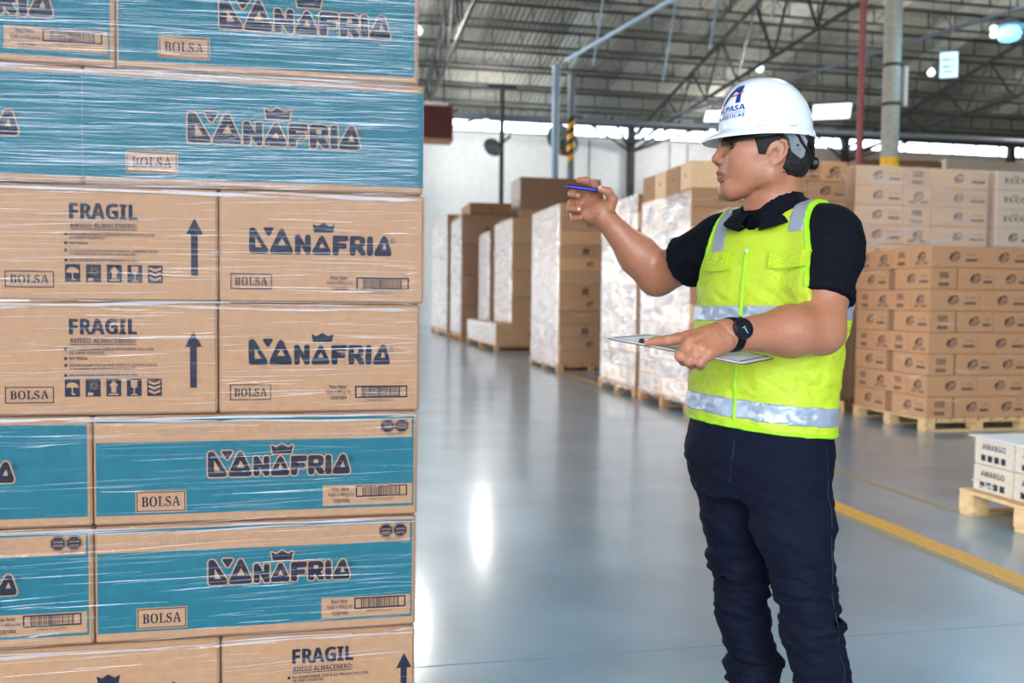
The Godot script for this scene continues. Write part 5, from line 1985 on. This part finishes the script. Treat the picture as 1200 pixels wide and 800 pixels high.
func clothes(t: Node3D) -> void:
	# polo shirt: trunk and short sleeves
	var q := Field.new(Vector3(-0.26, 0.96, -0.27), Vector3(0.21, 1.53, 0.28), 0.0055)
	q.loft(TORSO, SIDE, FRONT, -0.001)
	var dl := (ELBOW_L - SHOULDER_L).normalized()
	var dr := (ELBOW_R - SHOULDER_R).normalized()
	q.bone(SHOULDER_L - dl * 0.01, ELBOW_L, 0.066, 0.066, 0.03, 0, SHOULDER_L.lerp(ELBOW_L, 0.68), dl)
	q.blob(SHOULDER_L + Vector3(0.008, -0.03, 0.008), Vector3(0.060, 0.070, 0.058), 0.03)
	q.bone(SHOULDER_R - dr * 0.01, ELBOW_R, 0.068, 0.064, 0.03, 0, SHOULDER_R.lerp(ELBOW_R, 0.56), dr)
	q.bone(Vector3(0.02, 1.46, 0), SHOULDER_L + Vector3(-0.01, 0.01, 0), 0.045, 0.055, 0.04)
	q.bone(Vector3(0.02, 1.46, 0), SHOULDER_R + Vector3(0.01, 0.01, 0), 0.045, 0.055, 0.04)
	q.ruffle(noise, Vector3(13, 22, 13), 0.005, Vector3(-0.3, 0.93, -0.3), Vector3(0.3, 1.46, 0.3))
	q.ruffle(noise, Vector3(30, 44, 30), 0.003, Vector3(-0.3, 1.2, -0.3), Vector3(0.3, 1.46, 0.3))
	q.below(Vector3(0.0, 0.985, 0.0), Vector3(-0.087, -1, 0).normalized())
	q.bone(Vector3(0.020, 1.40, 0), Vector3(0.008, 1.56, 0), 0.050, 0.062, 0.006, 1)
	q.bone(Vector3(-0.060, 1.47, 0.065), Vector3(-0.090, 1.39, 0.100), 0.030, 0.010, 0.006, 1)
	var shirt := put("polo_shirt", net_mesh([q]), M.polo, t)
	# hem bands on the sleeves
	for s in [[SHOULDER_L.lerp(ELBOW_L, 0.63), dl], [SHOULDER_R.lerp(ELBOW_R, 0.51), dr]]:
		var b := q.twin()
		b.grow(0.0016)
		b.slab(s[0], s[1], 0.010)
		b.bone(s[0], s[0] + s[1] * 0.01, 0.085, 0.085, 0.01, 2)
		put("sleeve_hem", net_mesh([b]), M.polo, shirt)
	put("collar", collar_mesh(), M.polo, shirt)
	# safety vest
	var v := Field.new(Vector3(-0.25, 0.93, -0.235), Vector3(0.23, 1.52, 0.27), 0.0055)
	v.loft(TORSO, SIDE, FRONT, 0.013)
	v.bone(Vector3(0.02, 1.440, 0), SHOULDER_L + Vector3(-0.01, 0.012, 0), 0.054, 0.068, 0.04)
	v.bone(Vector3(0.02, 1.440, 0), SHOULDER_R + Vector3(0.01, 0.012, 0), 0.054, 0.062, 0.04)
	v.bone(SHOULDER_L - dl * 0.01, SHOULDER_L.lerp(ELBOW_L, 0.60), 0.075, 0.073, 0.03)
	v.blob(SHOULDER_L + Vector3(0.008, -0.03, 0.008), Vector3(0.070, 0.078, 0.068), 0.03)
	v.bone(SHOULDER_R - dr * 0.01, SHOULDER_R + dr * 0.10, 0.077, 0.075, 0.03)
	v.ruffle(noise, Vector3(9, 15, 9), 0.011, Vector3(-0.3, 0.93, -0.3), Vector3(0.3, 1.34, 0.3), 0.08)
	v.ruffle(noise, Vector3(26, 30, 26), 0.0035, Vector3(-0.3, 0.93, -0.3), Vector3(0.3, 1.38, 0.3))
	var mid := Vector3(0.02, 0, 0)
	var hole_at := Vector3(0.092, 1.455, 0.108)
	var hole_to := Vector3(0.60, 0.24, 0.76).normalized()
	var hole_at_r := hole_at - SIDE * 2.0 * (hole_at - mid).dot(SIDE)
	var hole_to_r := hole_to - SIDE * 2.0 * hole_to.dot(SIDE)
	v.below(hole_at, hole_to)
	v.below(hole_at_r, hole_to_r)
	v.bone(Vector3(0.020, 1.43, 0), Vector3(0.008, 1.56, 0), 0.092, 0.130, 0.004, 1)
	v.bone(Vector3(-0.055, 1.46, 0.055), Vector3(-0.118, 1.365, 0.118), 0.034, 0.004, 0.006, 1)
	v.below(Vector3(0.0, 0.964, 0.0), Vector3(-0.087, -1, 0).normalized())
	var vest := put("safety_vest", net_mesh([v]), M.vest, t)
	# reflective bands
	for s in [[Vector3(0, 1.228, 0), Vector3(-0.02, 1, 0), 0.0190], [Vector3(0, 1.008, 0), Vector3(0.080, 1, 0), 0.0225]]:
		var b := v.twin()
		b.grow(0.0022)
		b.slab(s[0], s[1].normalized(), s[2])
		put("reflective_band", net_mesh([b]), M.reflector, vest)
	for s in [[0.098, 1.405], [-0.102, 1.345]]:
		var b := v.twin()
		b.grow(0.0022)
		b.slab(Vector3(0.02, 0, 0) + SIDE * s[0], SIDE, 0.0215)
		b.below(Vector3(0, s[1], 0), Vector3.DOWN)
		put("shoulder_strip", net_mesh([b]), M.reflector, vest)
	# bound edges at the armholes and the hem
	for w in [[hole_at, hole_to], [hole_at_r, hole_to_r]]:
		var b := v.twin()
		b.grow(0.0028)
		b.slab(w[0], w[1], 0.007)
		b.below(Vector3(0, 1.285, 0), Vector3.DOWN)
		put("armhole_binding", net_mesh([b]), M.vest_trim, vest)
	var hem := v.twin()
	hem.grow(0.0026)
	hem.below(Vector3(0.0, 0.972, 0.0), Vector3(0.087, 1, 0).normalized())
	put("hem_binding", net_mesh([hem]), M.vest_trim, vest)
	# zip down the front
	var path := []
	for k in 17:
		var y := lerpf(0.972, 1.372, k / 16.0)
		path.append(v.hit(Vector3(0.0, y, 0.0) + SIDE * 0.004, FRONT, 0.25) + FRONT * 0.002)
	var zs := new_st()
	add_tube(zs, path, 0.0042, 8)
	put("zip", zs.commit(), M.vest_trim, vest)
	var pull := path[16] as Vector3
	put("zip_pull", box_mesh(Vector3(0.006, 0.026, 0.004), 0.001), M.reflector, vest, Transform3D(Basis(Vector3.UP, -0.77), pull + FRONT * 0.005 - Vector3(0, 0.012, 0)))
	# pocket flaps
	put("pocket_flap", flap_mesh(v, 0.092, 1.345, 0.088, 0.036, 0.008), M.vest, vest)
	put("pocket_flap", flap_mesh(v, -0.088, 1.345, 0.070, 0.040, 0.009), M.vest, vest)
	for u in [[0.092, 0.088, 0.036], [-0.088, 0.070, 0.040]]:
		var edge := []
		for k in 21:
			var w := k / 20.0
			var uu: float = u[0] + (clampf(w * 2.0 - 0.5, 0.0, 1.0) - 0.5) * u[1]
			var yy: float = 1.345 - u[2] / 2.0 + u[2] * clampf(absf(w - 0.5) * 4.0 - 1.0, 0.0, 1.0)
			var o := v.hit(Vector3(0.018, yy, 0) + SIDE * uu * 0.82, (FRONT + SIDE * uu * 1.6).normalized(), 0.3)
			edge.append(o + v.normal_at(o) * 0.0085)
		put("flap_shade_line", tube_mesh(edge, 0.0013, 6), M.vest_trim, vest)  # thin line drawn in place of the shadow round the flap
	put("pocket", flap_mesh(v, 0.092, 1.318, 0.084, 0.080, 0.0016), M.vest, vest)


func flap_mesh(v: Field, u: float, y: float, w: float, hgt: float, lift := 0.005) -> ArrayMesh:
	# a sheet lying on the vest: u along the chest from its middle, y its middle height
	var st := new_st()
	var n := 10
	var p := []
	for j in n + 1:
		var row := []
		for i in n + 1:
			var uu := u + (float(i) / n - 0.5) * w
			var yy := y + (float(j) / n - 0.5) * hgt - (0.004 * sin(PI * i / n) if j == 0 else 0.0)
			var o := v.hit(Vector3(0.018, yy, 0) + SIDE * uu * 0.82, (FRONT + SIDE * uu * 1.6).normalized(), 0.3)
			row.append(o + v.normal_at(o) * lift)
		p.append(row)
	for j in n:
		for i in n:
			quad(st, p[j][i], p[j + 1][i], p[j + 1][i + 1], p[j][i + 1])
	for i in n:   # edges turned down to the cloth
		for e in [[p[0][i + 1], p[0][i]], [p[n][i], p[n][i + 1]], [p[i][0], p[i + 1][0]], [p[i + 1][n], p[i][n]]]:
			var d0: Vector3 = e[0] - FRONT * lift * 1.3
			var d1: Vector3 = e[1] - FRONT * lift * 1.3
			quad(st, d0, e[0], e[1], d1)
	return st.commit()


func collar_mesh() -> ArrayMesh:
	# the fold-down collar: a stand round the neck and a leaf lying over it, open at the front
	var st := new_st()
	var n := 40
	var gap := 0.24
	var rows := []
	for k in n + 1:
		var a := lerpf(gap, TAU - gap, float(k) / n)      # 0 is the front of the neck
		var d := FRONT * cos(a) + SIDE * sin(a)
		var lift := 0.5 - 0.5 * cos(a)                    # 0 at the front, 1 at the nape
		var c := Vector3(0.014, 0, 0) + FRONT * (0.020 * (1.0 - lift))
		var top := lerpf(1.452, 1.508, lift)
		var r := 0.066 + 0.006 * absf(sin(a))
		var tip := clampf(1.0 - float(mini(k, n - k)) / 5.0, 0.0, 1.0)
		var fold := 0.030 + 0.012 * tip
		rows.append([c + d * (r - 0.004) + Vector3(0, top - 0.045, 0), c + d * (r - 0.003) + Vector3(0, top - 0.004, 0), c + d * r + Vector3(0, top, 0), c + d * (r + 0.006) + Vector3(0, top - 0.003, 0), c + d * (r + 0.024) + Vector3(0, top - fold * 0.50, 0), c + d * (r + 0.038) + Vector3(0, top - fold, 0), c + d * (r + 0.033) + Vector3(0, top - fold, 0), c + d * (r + 0.006) + Vector3(0, top - 0.030, 0)])
	for k in n:
		for j in 7:
			quad(st, rows[k][j], rows[k][j + 1], rows[k + 1][j + 1], rows[k + 1][j])
			quad(st, rows[k + 1][j], rows[k + 1][j + 1], rows[k][j + 1], rows[k][j])
	st.index()
	return st.commit()


func legs(t: Node3D) -> void:
	var q := Field.new(Vector3(-0.24, 0.05, -0.24), Vector3(0.29, 1.00, 0.24), 0.0062)
	q.loft([[0.80, -0.010, 0.0, 0.150, 0.110], [0.88, -0.014, 0.0, 0.168, 0.124], [0.95, -0.014, 0.0, 0.168, 0.126], [1.00, -0.010, 0.0, 0.162, 0.122]], SIDE, FRONT, 0.003, 0.03)
	var near_hip := Vector3(0.034, 0.895, 0.078)
	var near_knee := Vector3(0.082, 0.540, 0.105)
	var near_ankle := Vector3(0.186, 0.10, 0.070)
	var far_hip := Vector3(-0.056, 0.895, -0.076)
	var far_knee := Vector3(-0.022, 0.535, -0.085)
	var far_ankle := Vector3(0.060, 0.10, -0.120)
	q.bone(near_hip, near_hip.lerp(near_knee, 0.45) + Vector3(-0.008, 0, 0.004), 0.096, 0.084, 0.04)
	q.bone(near_hip.lerp(near_knee, 0.45) + Vector3(-0.008, 0, 0.004), near_knee, 0.084, 0.066, 0.03)
	q.bone(near_knee, near_knee.lerp(near_ankle, 0.38) + Vector3(0.004, 0, 0), 0.066, 0.058, 0.02)
	q.bone(near_knee.lerp(near_ankle, 0.38) + Vector3(0.004, 0, 0), near_ankle, 0.058, 0.052, 0.02)
	q.bone(far_hip, far_hip.lerp(far_knee, 0.45), 0.094, 0.082, 0.04)
	q.bone(far_hip.lerp(far_knee, 0.45), far_knee, 0.082, 0.066, 0.02)
	q.bone(far_knee, far_knee.lerp(far_ankle, 0.40), 0.066, 0.060, 0.02)
	q.bone(far_knee.lerp(far_ankle, 0.40), far_ankle, 0.060, 0.054, 0.02)
	# cloth gathered above the far ankle and behind the knees
	q.bone(Vector3(0.010, 0.350, -0.100), Vector3(0.016, 0.352, -0.085), 0.063, 0.062, 0.02)
	q.ruffle(noise, Vector3(5, 10, 5), 0.012, Vector3(-0.3, 0.10, -0.3), Vector3(0.3, 0.95, 0.3))
	q.ruffle(noise, Vector3(7, 34, 7), 0.017, Vector3(-0.3, 0.42, -0.3), Vector3(0.3, 0.72, 0.3), 0.10)
	q.ruffle(noise, Vector3(7, 38, 7), 0.016, Vector3(-0.3, 0.10, -0.3), Vector3(0.3, 0.44, 0.3), 0.06)
	q.ruffle(noise, Vector3(10, 24, 10), 0.006, Vector3(-0.3, 0.66, -0.3), Vector3(0.3, 0.93, 0.3), 0.06)
	q.below(Vector3(0, 0.985, 0), Vector3.UP)
	q.below(Vector3(0, 0.075, 0), Vector3.DOWN)
	var tr := put("trousers", net_mesh([q]), M.jeans, t)
	# outer seam down the near leg and the fly seam
	var seam := []
	for k in 26:
		var y := lerpf(0.93, 0.12, k / 25.0)
		var c := near_hip.lerp(near_knee, clampf((0.895 - y) / 0.355, 0, 1)) if y > 0.54 else near_knee.lerp(near_ankle, (0.54 - y) / 0.44)
		c.y = y
		var o := q.hit(c, Vector3(0.62, 0, 0.78), 0.2)
		seam.append(o + Vector3(0.62, 0, 0.78) * 0.0006)
	put("side_seam", tube_mesh(seam, 0.0016, 6), M.stitch, tr)
	var fly := []
	for k in 9:
		var y := lerpf(0.945, 0.845, k / 8.0)
		fly.append(q.hit(Vector3(-0.012, y, 0) + SIDE * (0.010 - 0.004 * k * k / 16.0), FRONT, 0.25) + FRONT * 0.0006)
	put("fly_seam", tube_mesh(fly, 0.0016, 6), M.stitch, tr)
	# shoes on the floor
	for a in [near_ankle, far_ankle]:
		var s := Field.new(a + Vector3(-0.25, -0.11, -0.09), a + Vector3(0.11, 0.05, 0.12), 0.008)
		var heel := Vector3(a.x + 0.015, 0.040, a.z)
		var toe := Vector3(a.x - 0.165, 0.034, a.z + 0.035)
		s.bone(heel, toe, 0.042, 0.036, 0.02)
		s.bone(Vector3(a.x, 0.05, a.z), Vector3(a.x, 0.12, a.z), 0.046, 0.046, 0.03)
		s.bone(Vector3(a.x - 0.02, 0.075, a.z), Vector3(a.x - 0.12, 0.05, a.z + 0.024), 0.040, 0.032, 0.03)
		s.below(Vector3(0, 0.018, 0), Vector3.DOWN)
		var shoe := put("shoe", net_mesh([s]), M.black, t)
		var sole := new_st()
		var pts := PackedVector2Array()
		var d := (toe - heel).normalized()
		for k in 24:
			var w := TAU * k / 24.0
			pts.append(Vector2(0.125 * cos(w), 0.046 * sin(w)))
		for k in 24:
			var p0 := Vector3(pts[k].x, 0, pts[k].y)
			var p1 := Vector3(pts[(k + 1) % 24].x, 0, pts[(k + 1) % 24].y)
			quad(sole, p0, p0 + Vector3(0, 0.020, 0), p1 + Vector3(0, 0.020, 0), p1)
			tri(sole, Vector3(0, 0.020, 0), p1 + Vector3(0, 0.020, 0), p0 + Vector3(0, 0.020, 0))
			tri(sole, Vector3.ZERO, p0, p1)
		put("sole", sole.commit(), M.steel_dark, shoe, Transform3D(Basis(Vector3(-d.x, 0, -d.z), Vector3.UP, Vector3(-d.x, 0, -d.z).cross(Vector3.UP)), (heel + toe) / 2.0 * Vector3(1, 0, 1) + Vector3(0, 0.001, 0)))


# ------------------------------------------------------------------ hard hat and the things in his hands

func dome(phi: float, up: float) -> Vector3:
	# phi 0 is the front (-x), turning towards the camera; up 0 at the rim to 1 at the crown
	var c := Vector3(-0.012, 1.640, 0)
	var back := 0.5 - 0.5 * cos(phi)
	var e := lerpf(2.7, 2.05, back)
	var r := pow(maxf(1.0 - pow(up, e), 0.0), 1.0 / e)
	return c + Vector3(-cos(phi) * 0.107 * r, up * 0.128, sin(phi) * 0.096 * r)


func hard_hat(where: Transform3D) -> void:
	var t := thing("hard_hat", "white hard hat with a blue and orange emblem on the worker's head", "hard hat")
	t.transform = where
	var st := new_st()
	var n := 64
	var ups := []
	for k in 19:
		ups.append(sin(PI / 2 * k / 18.0))
	var grid := []
	# brim rows first (outside edge to rim), then the dome, smooth normals from the rows
	for j in 4 + ups.size():
		var row := []
		for k in n:
			var a := TAU * k / n
			var p: Vector3
			var rim := dome(a, 0.0)
			var front := pow(maxf(cos(a), 0.0), 1.6)
			var outw := Vector3(-cos(a), 0, sin(a))
			var reach := 0.007 + 0.032 * front
			var drop := 0.006 + 0.008 * front + 0.004 * absf(sin(a))
			if j == 0:
				p = rim + outw * (reach - 0.002) + Vector3(0, -drop - 0.004, 0)
			elif j == 1:
				p = rim + outw * reach + Vector3(0, -drop, 0)
			elif j == 2:
				p = rim + outw * reach * 0.55 + Vector3(0, -drop * 0.45 + 0.002, 0)
			elif j == 3:
				p = rim + outw * 0.0015 + Vector3(0, 0.003, 0)
			else:
				p = dome(a, maxf(ups[j - 4], 0.06))
				if j == 4:
					p = dome(a, 0.05)
				# a low ridge over the crown from front to back
				var side := absf(p.z)
				p.y += 0.003 * exp(-pow(side / 0.018, 2.0)) * smoothstep(0.2, 0.9, (p.y - 1.64) / 0.128)
			row.append(p)
		grid.append(row)
	smooth_rows(st, grid, true)
	# the hollow inside
	var inner := []
	for j in 12:
		var row := []
		for k in n:
			var a := TAU * k / n
			if j == 0:
				row.append(grid[0][k])
			else:
				var up := sin(PI / 2 * (j - 1) / 10.0)
				var p := dome(a, up)
				row.append(Vector3(-0.012, 1.640, 0) + (p - Vector3(-0.012, 1.640, 0)) * 0.965)
		inner.append(row)
	smooth_rows(st, inner, false)
	put("shell", st.commit(), M.hard_hat, t)
	# emblem and lettering wrapped on the front
	var bl := new_st()
	var og := new_st()
	wrap_poly(bl, [[0.10, 0.475], [0.22, 0.475], [0.50, 0.70], [0.52, 0.80], [0.46, 0.80], [0.30, 0.68]])
	wrap_poly(bl, [[0.60, 0.475], [0.73, 0.475], [0.70, 0.80], [0.55, 0.80], [0.50, 0.70], [0.60, 0.66]])
	wrap_poly(og, [[0.30, 0.615], [0.42, 0.598], [0.56, 0.602], [0.76, 0.655], [0.78, 0.685], [0.58, 0.636], [0.42, 0.630]])
	wrap_text(bl, "ALPASA", "sansbold", 0.02, 0.88, 0.335, 0.435)
	wrap_text(bl, "OPERACIONES", "sans", 0.06, 0.88, 0.290, 0.318)
	wrap_text(bl, "LOGISTICAS", "sansbold", 0.02, 0.88, 0.215, 0.275)
	put("emblem", bl.commit(), M.hat_blue, t)
	put("emblem_swoosh", og.commit(), M.hat_orange, t)
	# headband, harness and nape strap
	var band := []
	for j in 3:
		var row := []
		for k in n:
			var a := TAU * k / n
			var p := dome(a, 0.0)
			row.append(Vector3(-0.012, 0, 0) + (p - Vector3(-0.012, p.y, 0)) * [0.985, 1.0, 0.98][j] + Vector3(0, lerpf(1.610, 1.634, clampf(0.62 - 0.62 * cos(a), 0.0, 1.0)) + j * 0.010, 0))
		band.append(row)
	st = new_st()
	smooth_rows(st, band, true)
	smooth_rows(st, band, false)
	put("headband", st.commit(), M.black, t)
	for s in [-1.0, 1.0]:
		# pale side arm of the harness, from the rim down behind the ear
		st = new_st()
		slab_poly(st, [Vector3(-0.006, 1.638, s * 0.083), Vector3(0.044, 1.640, s * 0.080), Vector3(0.064, 1.618, s * 0.068), Vector3(0.056, 1.580, s * 0.066), Vector3(0.048, 1.576, s * 0.068), Vector3(0.024, 1.590, s * 0.078), Vector3(0.016, 1.618, s * 0.082)], Vector3(0.25, 0, s), 0.003)
		put("harness_arm", st.commit(), M.harness, t)
		put("nape_strap", tube_mesh([Vector3(0.058, 1.630, s * 0.072), Vector3(0.075, 1.606, s * 0.060), Vector3(0.086, 1.588, s * 0.036), Vector3(0.092, 1.580, s * 0.006)], 0.0065, 10), M.black, t)
		put("nape_strap", tube_mesh([Vector3(0.034, 1.632, s * 0.080), Vector3(0.060, 1.598, s * 0.066), Vector3(0.080, 1.576, s * 0.040), Vector3(0.092, 1.572, s * 0.006)], 0.0050, 10), M.black, t)
	put("ratchet_knob", lathe_mesh([Vector2(0.001, -0.008), Vector2(0.013, -0.008), Vector2(0.016, -0.004), Vector2(0.016, 0.006), Vector2(0.012, 0.010), Vector2(0.001, 0.010)], 18), M.black, t, Transform3D(Basis(Vector3.BACK, -PI / 2), Vector3(0.099, 1.576, 0.004)))
	for x in [-0.028, 0.030]:
		put("slot_bracket", box_mesh(Vector3(0.030, 0.007, 0.006), 0.002), M.hard_hat, t, Transform3D(Basis(Vector3.UP, -0.2 * signf(x)), Vector3(x - 0.012, 1.6475, 0.0945)))


func smooth_rows(st: SurfaceTool, grid: Array, outward: bool) -> void:
	# a closed tube of rows with averaged normals
	var rows := grid.size()
	var n: int = grid[0].size()
	for j in rows - 1:
		for k in n:
			var ids := [[j, k], [j + 1, k], [j + 1, (k + 1) % n], [j, k], [j + 1, (k + 1) % n], [j, (k + 1) % n]]
			if not outward:
				ids = [ids[0], ids[2], ids[1], ids[3], ids[5], ids[4]]
			for w in ids:
				var du: Vector3 = grid[w[0]][(w[1] + 1) % n] - grid[w[0]][(w[1] + n - 1) % n]
				var dv: Vector3 = grid[mini(w[0] + 1, rows - 1)][w[1]] - grid[maxi(w[0] - 1, 0)][w[1]]
				var nn := du.cross(dv)
				if nn.length() < 1e-9:
					nn = Vector3.UP
				nn = nn.normalized()
				st.set_normal(nn if outward else -nn)
				st.add_vertex(grid[w[0]][w[1]])


func on_dome(u: float, up: float) -> Vector3:
	var p := dome(u, up)
	return p + (p - Vector3(-0.012, 1.60, 0)).normalized() * 0.0012


func wrap_poly(st: SurfaceTool, pts: Array) -> void:
	var p := PackedVector2Array()
	for k in pts.size():   # short steps, so that edges follow the dome
		var a := Vector2(pts[k][0], pts[k][1])
		var b := Vector2(pts[(k + 1) % pts.size()][0], pts[(k + 1) % pts.size()][1])
		for j in 4:
			p.append(a.lerp(b, j / 4.0))
	var idx := Geometry2D.triangulate_polygon(p)
	for i in idx:
		pass
	for q in idx.size() / 3:
		wrap_tri(st, p[idx[q * 3]], p[idx[q * 3 + 1]], p[idx[q * 3 + 2]], 1)


func wrap_tri(st: SurfaceTool, a: Vector2, b: Vector2, c: Vector2, deep: int) -> void:
	if deep > 0 and maxf((a - b).length(), maxf((b - c).length(), (c - a).length())) > 0.08:
		var ab := (a + b) / 2.0
		var bc := (b + c) / 2.0
		var ca := (c + a) / 2.0
		for q in [[a, ab, ca], [ab, b, bc], [ca, bc, c], [ab, bc, ca]]:
			wrap_tri(st, q[0], q[1], q[2], deep - 1)
		return
	var v := [on_dome(a.x, a.y), on_dome(b.x, b.y), on_dome(c.x, c.y)]
	var n: Vector3 = (v[2] - v[0]).cross(v[1] - v[0])
	if n.dot(v[0] - Vector3(-0.012, 1.60, 0)) < 0.0:
		v = [v[0], v[2], v[1]]
	for p in v:
		st.set_normal((p - Vector3(-0.012, 1.62, 0)).normalized())
		st.add_vertex(p)


func wrap_text(st: SurfaceTool, text: String, font: String, u0: float, u1: float, v0: float, v1: float) -> void:
	var l := letters(text, font)
	var vs: PackedVector3Array = l[0]
	for k in vs.size() / 3:
		var q := []
		for j in 3:
			var v := vs[k * 3 + j]
			q.append(Vector2(lerpf(u0, u1, (v.x - l[4]) / l[1]), lerpf(v0, v1, (v.y - l[3]) / l[2])))
		wrap_tri(st, q[0], q[1], q[2], 1)


func slab_poly(st: SurfaceTool, pts: Array, out: Vector3, thick: float) -> void:
	# a flat piece given by its outline, thickened along out
	var n := out.normalized()
	var c := Vector3.ZERO
	for p in pts:
		c += p / pts.size()
	for k in pts.size():
		var a: Vector3 = pts[k]
		var b: Vector3 = pts[(k + 1) % pts.size()]
		var o := n * thick
		tri(st, c + o, a + o, b + o)
		tri(st, c + o, b + o, a + o)
		quad(st, a, a + o, b + o, b)
		quad(st, b, b + o, a + o, a)
		tri(st, c, a, b)
		tri(st, c, b, a)


func held_things(where: Transform3D) -> void:
	# pen
	var a := Vector3(-0.469, 1.5462, -0.2170)
	var b := Vector3(-0.345, 1.5315, -0.2180)
	var t := thing("pen", "blue ballpoint pen pinched in the worker's raised hand", "pen")
	t.transform = where
	var d := (b - a).normalized()
	put("barrel", tube_mesh([a + d * 0.014, a + d * 0.030, a + d * 0.085, b], [0.0040, 0.0050, 0.0050, 0.0042], 14), M.pen_blue, t)
	put("tip", tube_mesh([a, a + d * 0.004, a + d * 0.014], [0.0008, 0.0016, 0.0038], 12), M.pen_blue, t)
	put("clip", box_mesh(Vector3(0.0025, 0.040, 0.002), 0.0006), M.pen_blue, t, Transform3D(frame_along(d), b - d * 0.026 + Vector3(0, 0.0062, 0)))
	put("end_cap", tube_mesh([b, b + d * 0.006], [0.0040, 0.0032], 12), M.white, t)
	# clipboard: A the far corner of its near edge, B the near corner
	var A := Vector3(-0.398, 1.1715, 0.220)
	var B := Vector3(-0.148, 1.1300, 0.376)
	var e := (B - A).normalized()
	var g := Vector3(0.531, 0.010, -0.847)
	g = (g - e * g.dot(e)).normalized()
	var up := g.cross(e).normalized()
	if up.y < 0:
		up = -up
	var len := (B - A).length()
	t = thing("clipboard", "white-topped clipboard held level against the worker's belly", "clipboard")
	t.transform = where * Transform3D(Basis(e, up, e.cross(up)), A)
	# in its own axes: x along the near edge, y up, -z or +z towards the belly
	var s := signf((t.transform.affine_inverse() * (where * (A + g * 0.1))).z)
	put("board", rounded_plate(len, 0.215, 0.0030, 0.016, s), M.hardboard, t)
	put("paper", rounded_plate(len - 0.004, 0.211, 0.0012, 0.015, s), M.paper, t, at(0.002, 0.0031, s * 0.002))
	var lines := new_st()
	for q in [[0.012, 0.010, len - 0.024, 0.003], [0.012, 0.202, len - 0.024, 0.003], [0.012, 0.010, 0.003, 0.195], [len - 0.015, 0.010, 0.003, 0.195]]:
		add_box(lines, Transform3D(Basis(), Vector3(q[0] + q[2] / 2, 0.0047, s * (q[1] + q[3] / 2))), Vector3(q[2], 0.0004, q[3]))
	stuff(put("printed_frame", lines.commit(), M.ink, t))
	put("clip", box_mesh(Vector3(0.034, 0.009, 0.012), 0.002), M.black, t, at(0.088, 0.009, s * 0.012))
	# wristwatch
	var axis := (WRIST_L - ELBOW_L).normalized()
	var c := WRIST_L - axis * 0.012
	var face := Vector3(-0.05, 0.30, 0.95)
	face = (face - axis * face.dot(axis)).normalized()
	t = thing("wristwatch", "dark blue round wristwatch on the worker's left wrist", "watch")
	t.transform = where * Transform3D(Basis(face.cross(axis), face, axis), c)
	# own axes: y out of the dial, z along the arm
	var strap := []
	for j in 5:
		var row := []
		for k in 40:
			var w := TAU * k / 40.0
			var r: float = 0.0335 + [0.0, 0.0018, 0.0022, 0.0018, 0.0][j]
			row.append(Vector3(r * sin(w), r * cos(w), [-0.0105, -0.0095, 0.0, 0.0095, 0.0105][j]))
		strap.append(row)
	var st := new_st()
	smooth_rows(st, strap, true)
	smooth_rows(st, strap, false)
	put("strap", st.commit(), M.watch_strap, t)
	put("case", lathe_mesh([Vector2(0.001, 0.0), Vector2(0.0195, 0.0), Vector2(0.0215, 0.003), Vector2(0.0218, 0.009), Vector2(0.0200, 0.0125), Vector2(0.0168, 0.0130), Vector2(0.0160, 0.0112), Vector2(0.001, 0.0112)], 36), M.watch_blue, t, at(0, 0.0315, 0))
	var dial := put("dial", lathe_mesh([Vector2(0.0158, 0.0), Vector2(0.001, 0.0005)], 30), M.black, t, at(0, 0.0431, 0))
	st = new_st()
	for k in 12:
		var w := TAU * k / 12.0
		add_box(st, Transform3D(Basis(Vector3.UP, w), Vector3(0.0132 * sin(w), 0.0010, 0.0132 * cos(w))), Vector3(0.0009, 0.0005, 0.0034))
	stuff(put("hour_marks", st.commit(), M.watch_blue, dial))
	put("hand", box_mesh(Vector3(0.0022, 0.0006, 0.013), 0.0002), M.steel_blue, dial, Transform3D(Basis(Vector3.UP, 1.9), Vector3(0.006, 0.0014, -0.001)))
	put("hand", box_mesh(Vector3(0.0018, 0.0006, 0.009), 0.0002), M.steel_blue, dial, Transform3D(Basis(Vector3.UP, 0.4), Vector3(-0.001, 0.0016, 0.003)))
	put("crown", lathe_mesh([Vector2(0.001, 0.0), Vector2(0.003, 0.0), Vector2(0.003, 0.004), Vector2(0.001, 0.0045)], 10), M.watch_blue, t, Transform3D(Basis(Vector3.BACK, PI / 2), Vector3(-0.0215, 0.037, 0)))


func rounded_plate(w: float, d: float, thick: float, r: float, s: float) -> ArrayMesh:
	# corner at the origin, w along x, d along z (s its sign), rounded corners
	var pts := PackedVector2Array()
	for c in [[w - r, r, -PI / 2], [w - r, d - r, 0.0], [r, d - r, PI / 2], [r, r, PI]]:
		for k in 7:
			var a: float = c[2] + PI / 2 * k / 6.0
			pts.append(Vector2(c[0] + r * cos(a), c[1] + r * sin(a)))
	var st := new_st()
	var mid := Vector3(w / 2, 0, s * d / 2)
	for k in pts.size():
		var a := Vector3(pts[k].x, 0, s * pts[k].y)
		var b := Vector3(pts[(k + 1) % pts.size()].x, 0, s * pts[(k + 1) % pts.size()].y)
		var o := Vector3(0, thick, 0)
		if s > 0:
			quad(st, a, a + o, b + o, b)
			tri(st, mid + o, b + o, a + o)
			tri(st, mid, a, b)
		else:
			quad(st, b, b + o, a + o, a)
			tri(st, mid + o, a + o, b + o)
			tri(st, mid, b, a)
	return st.commit()
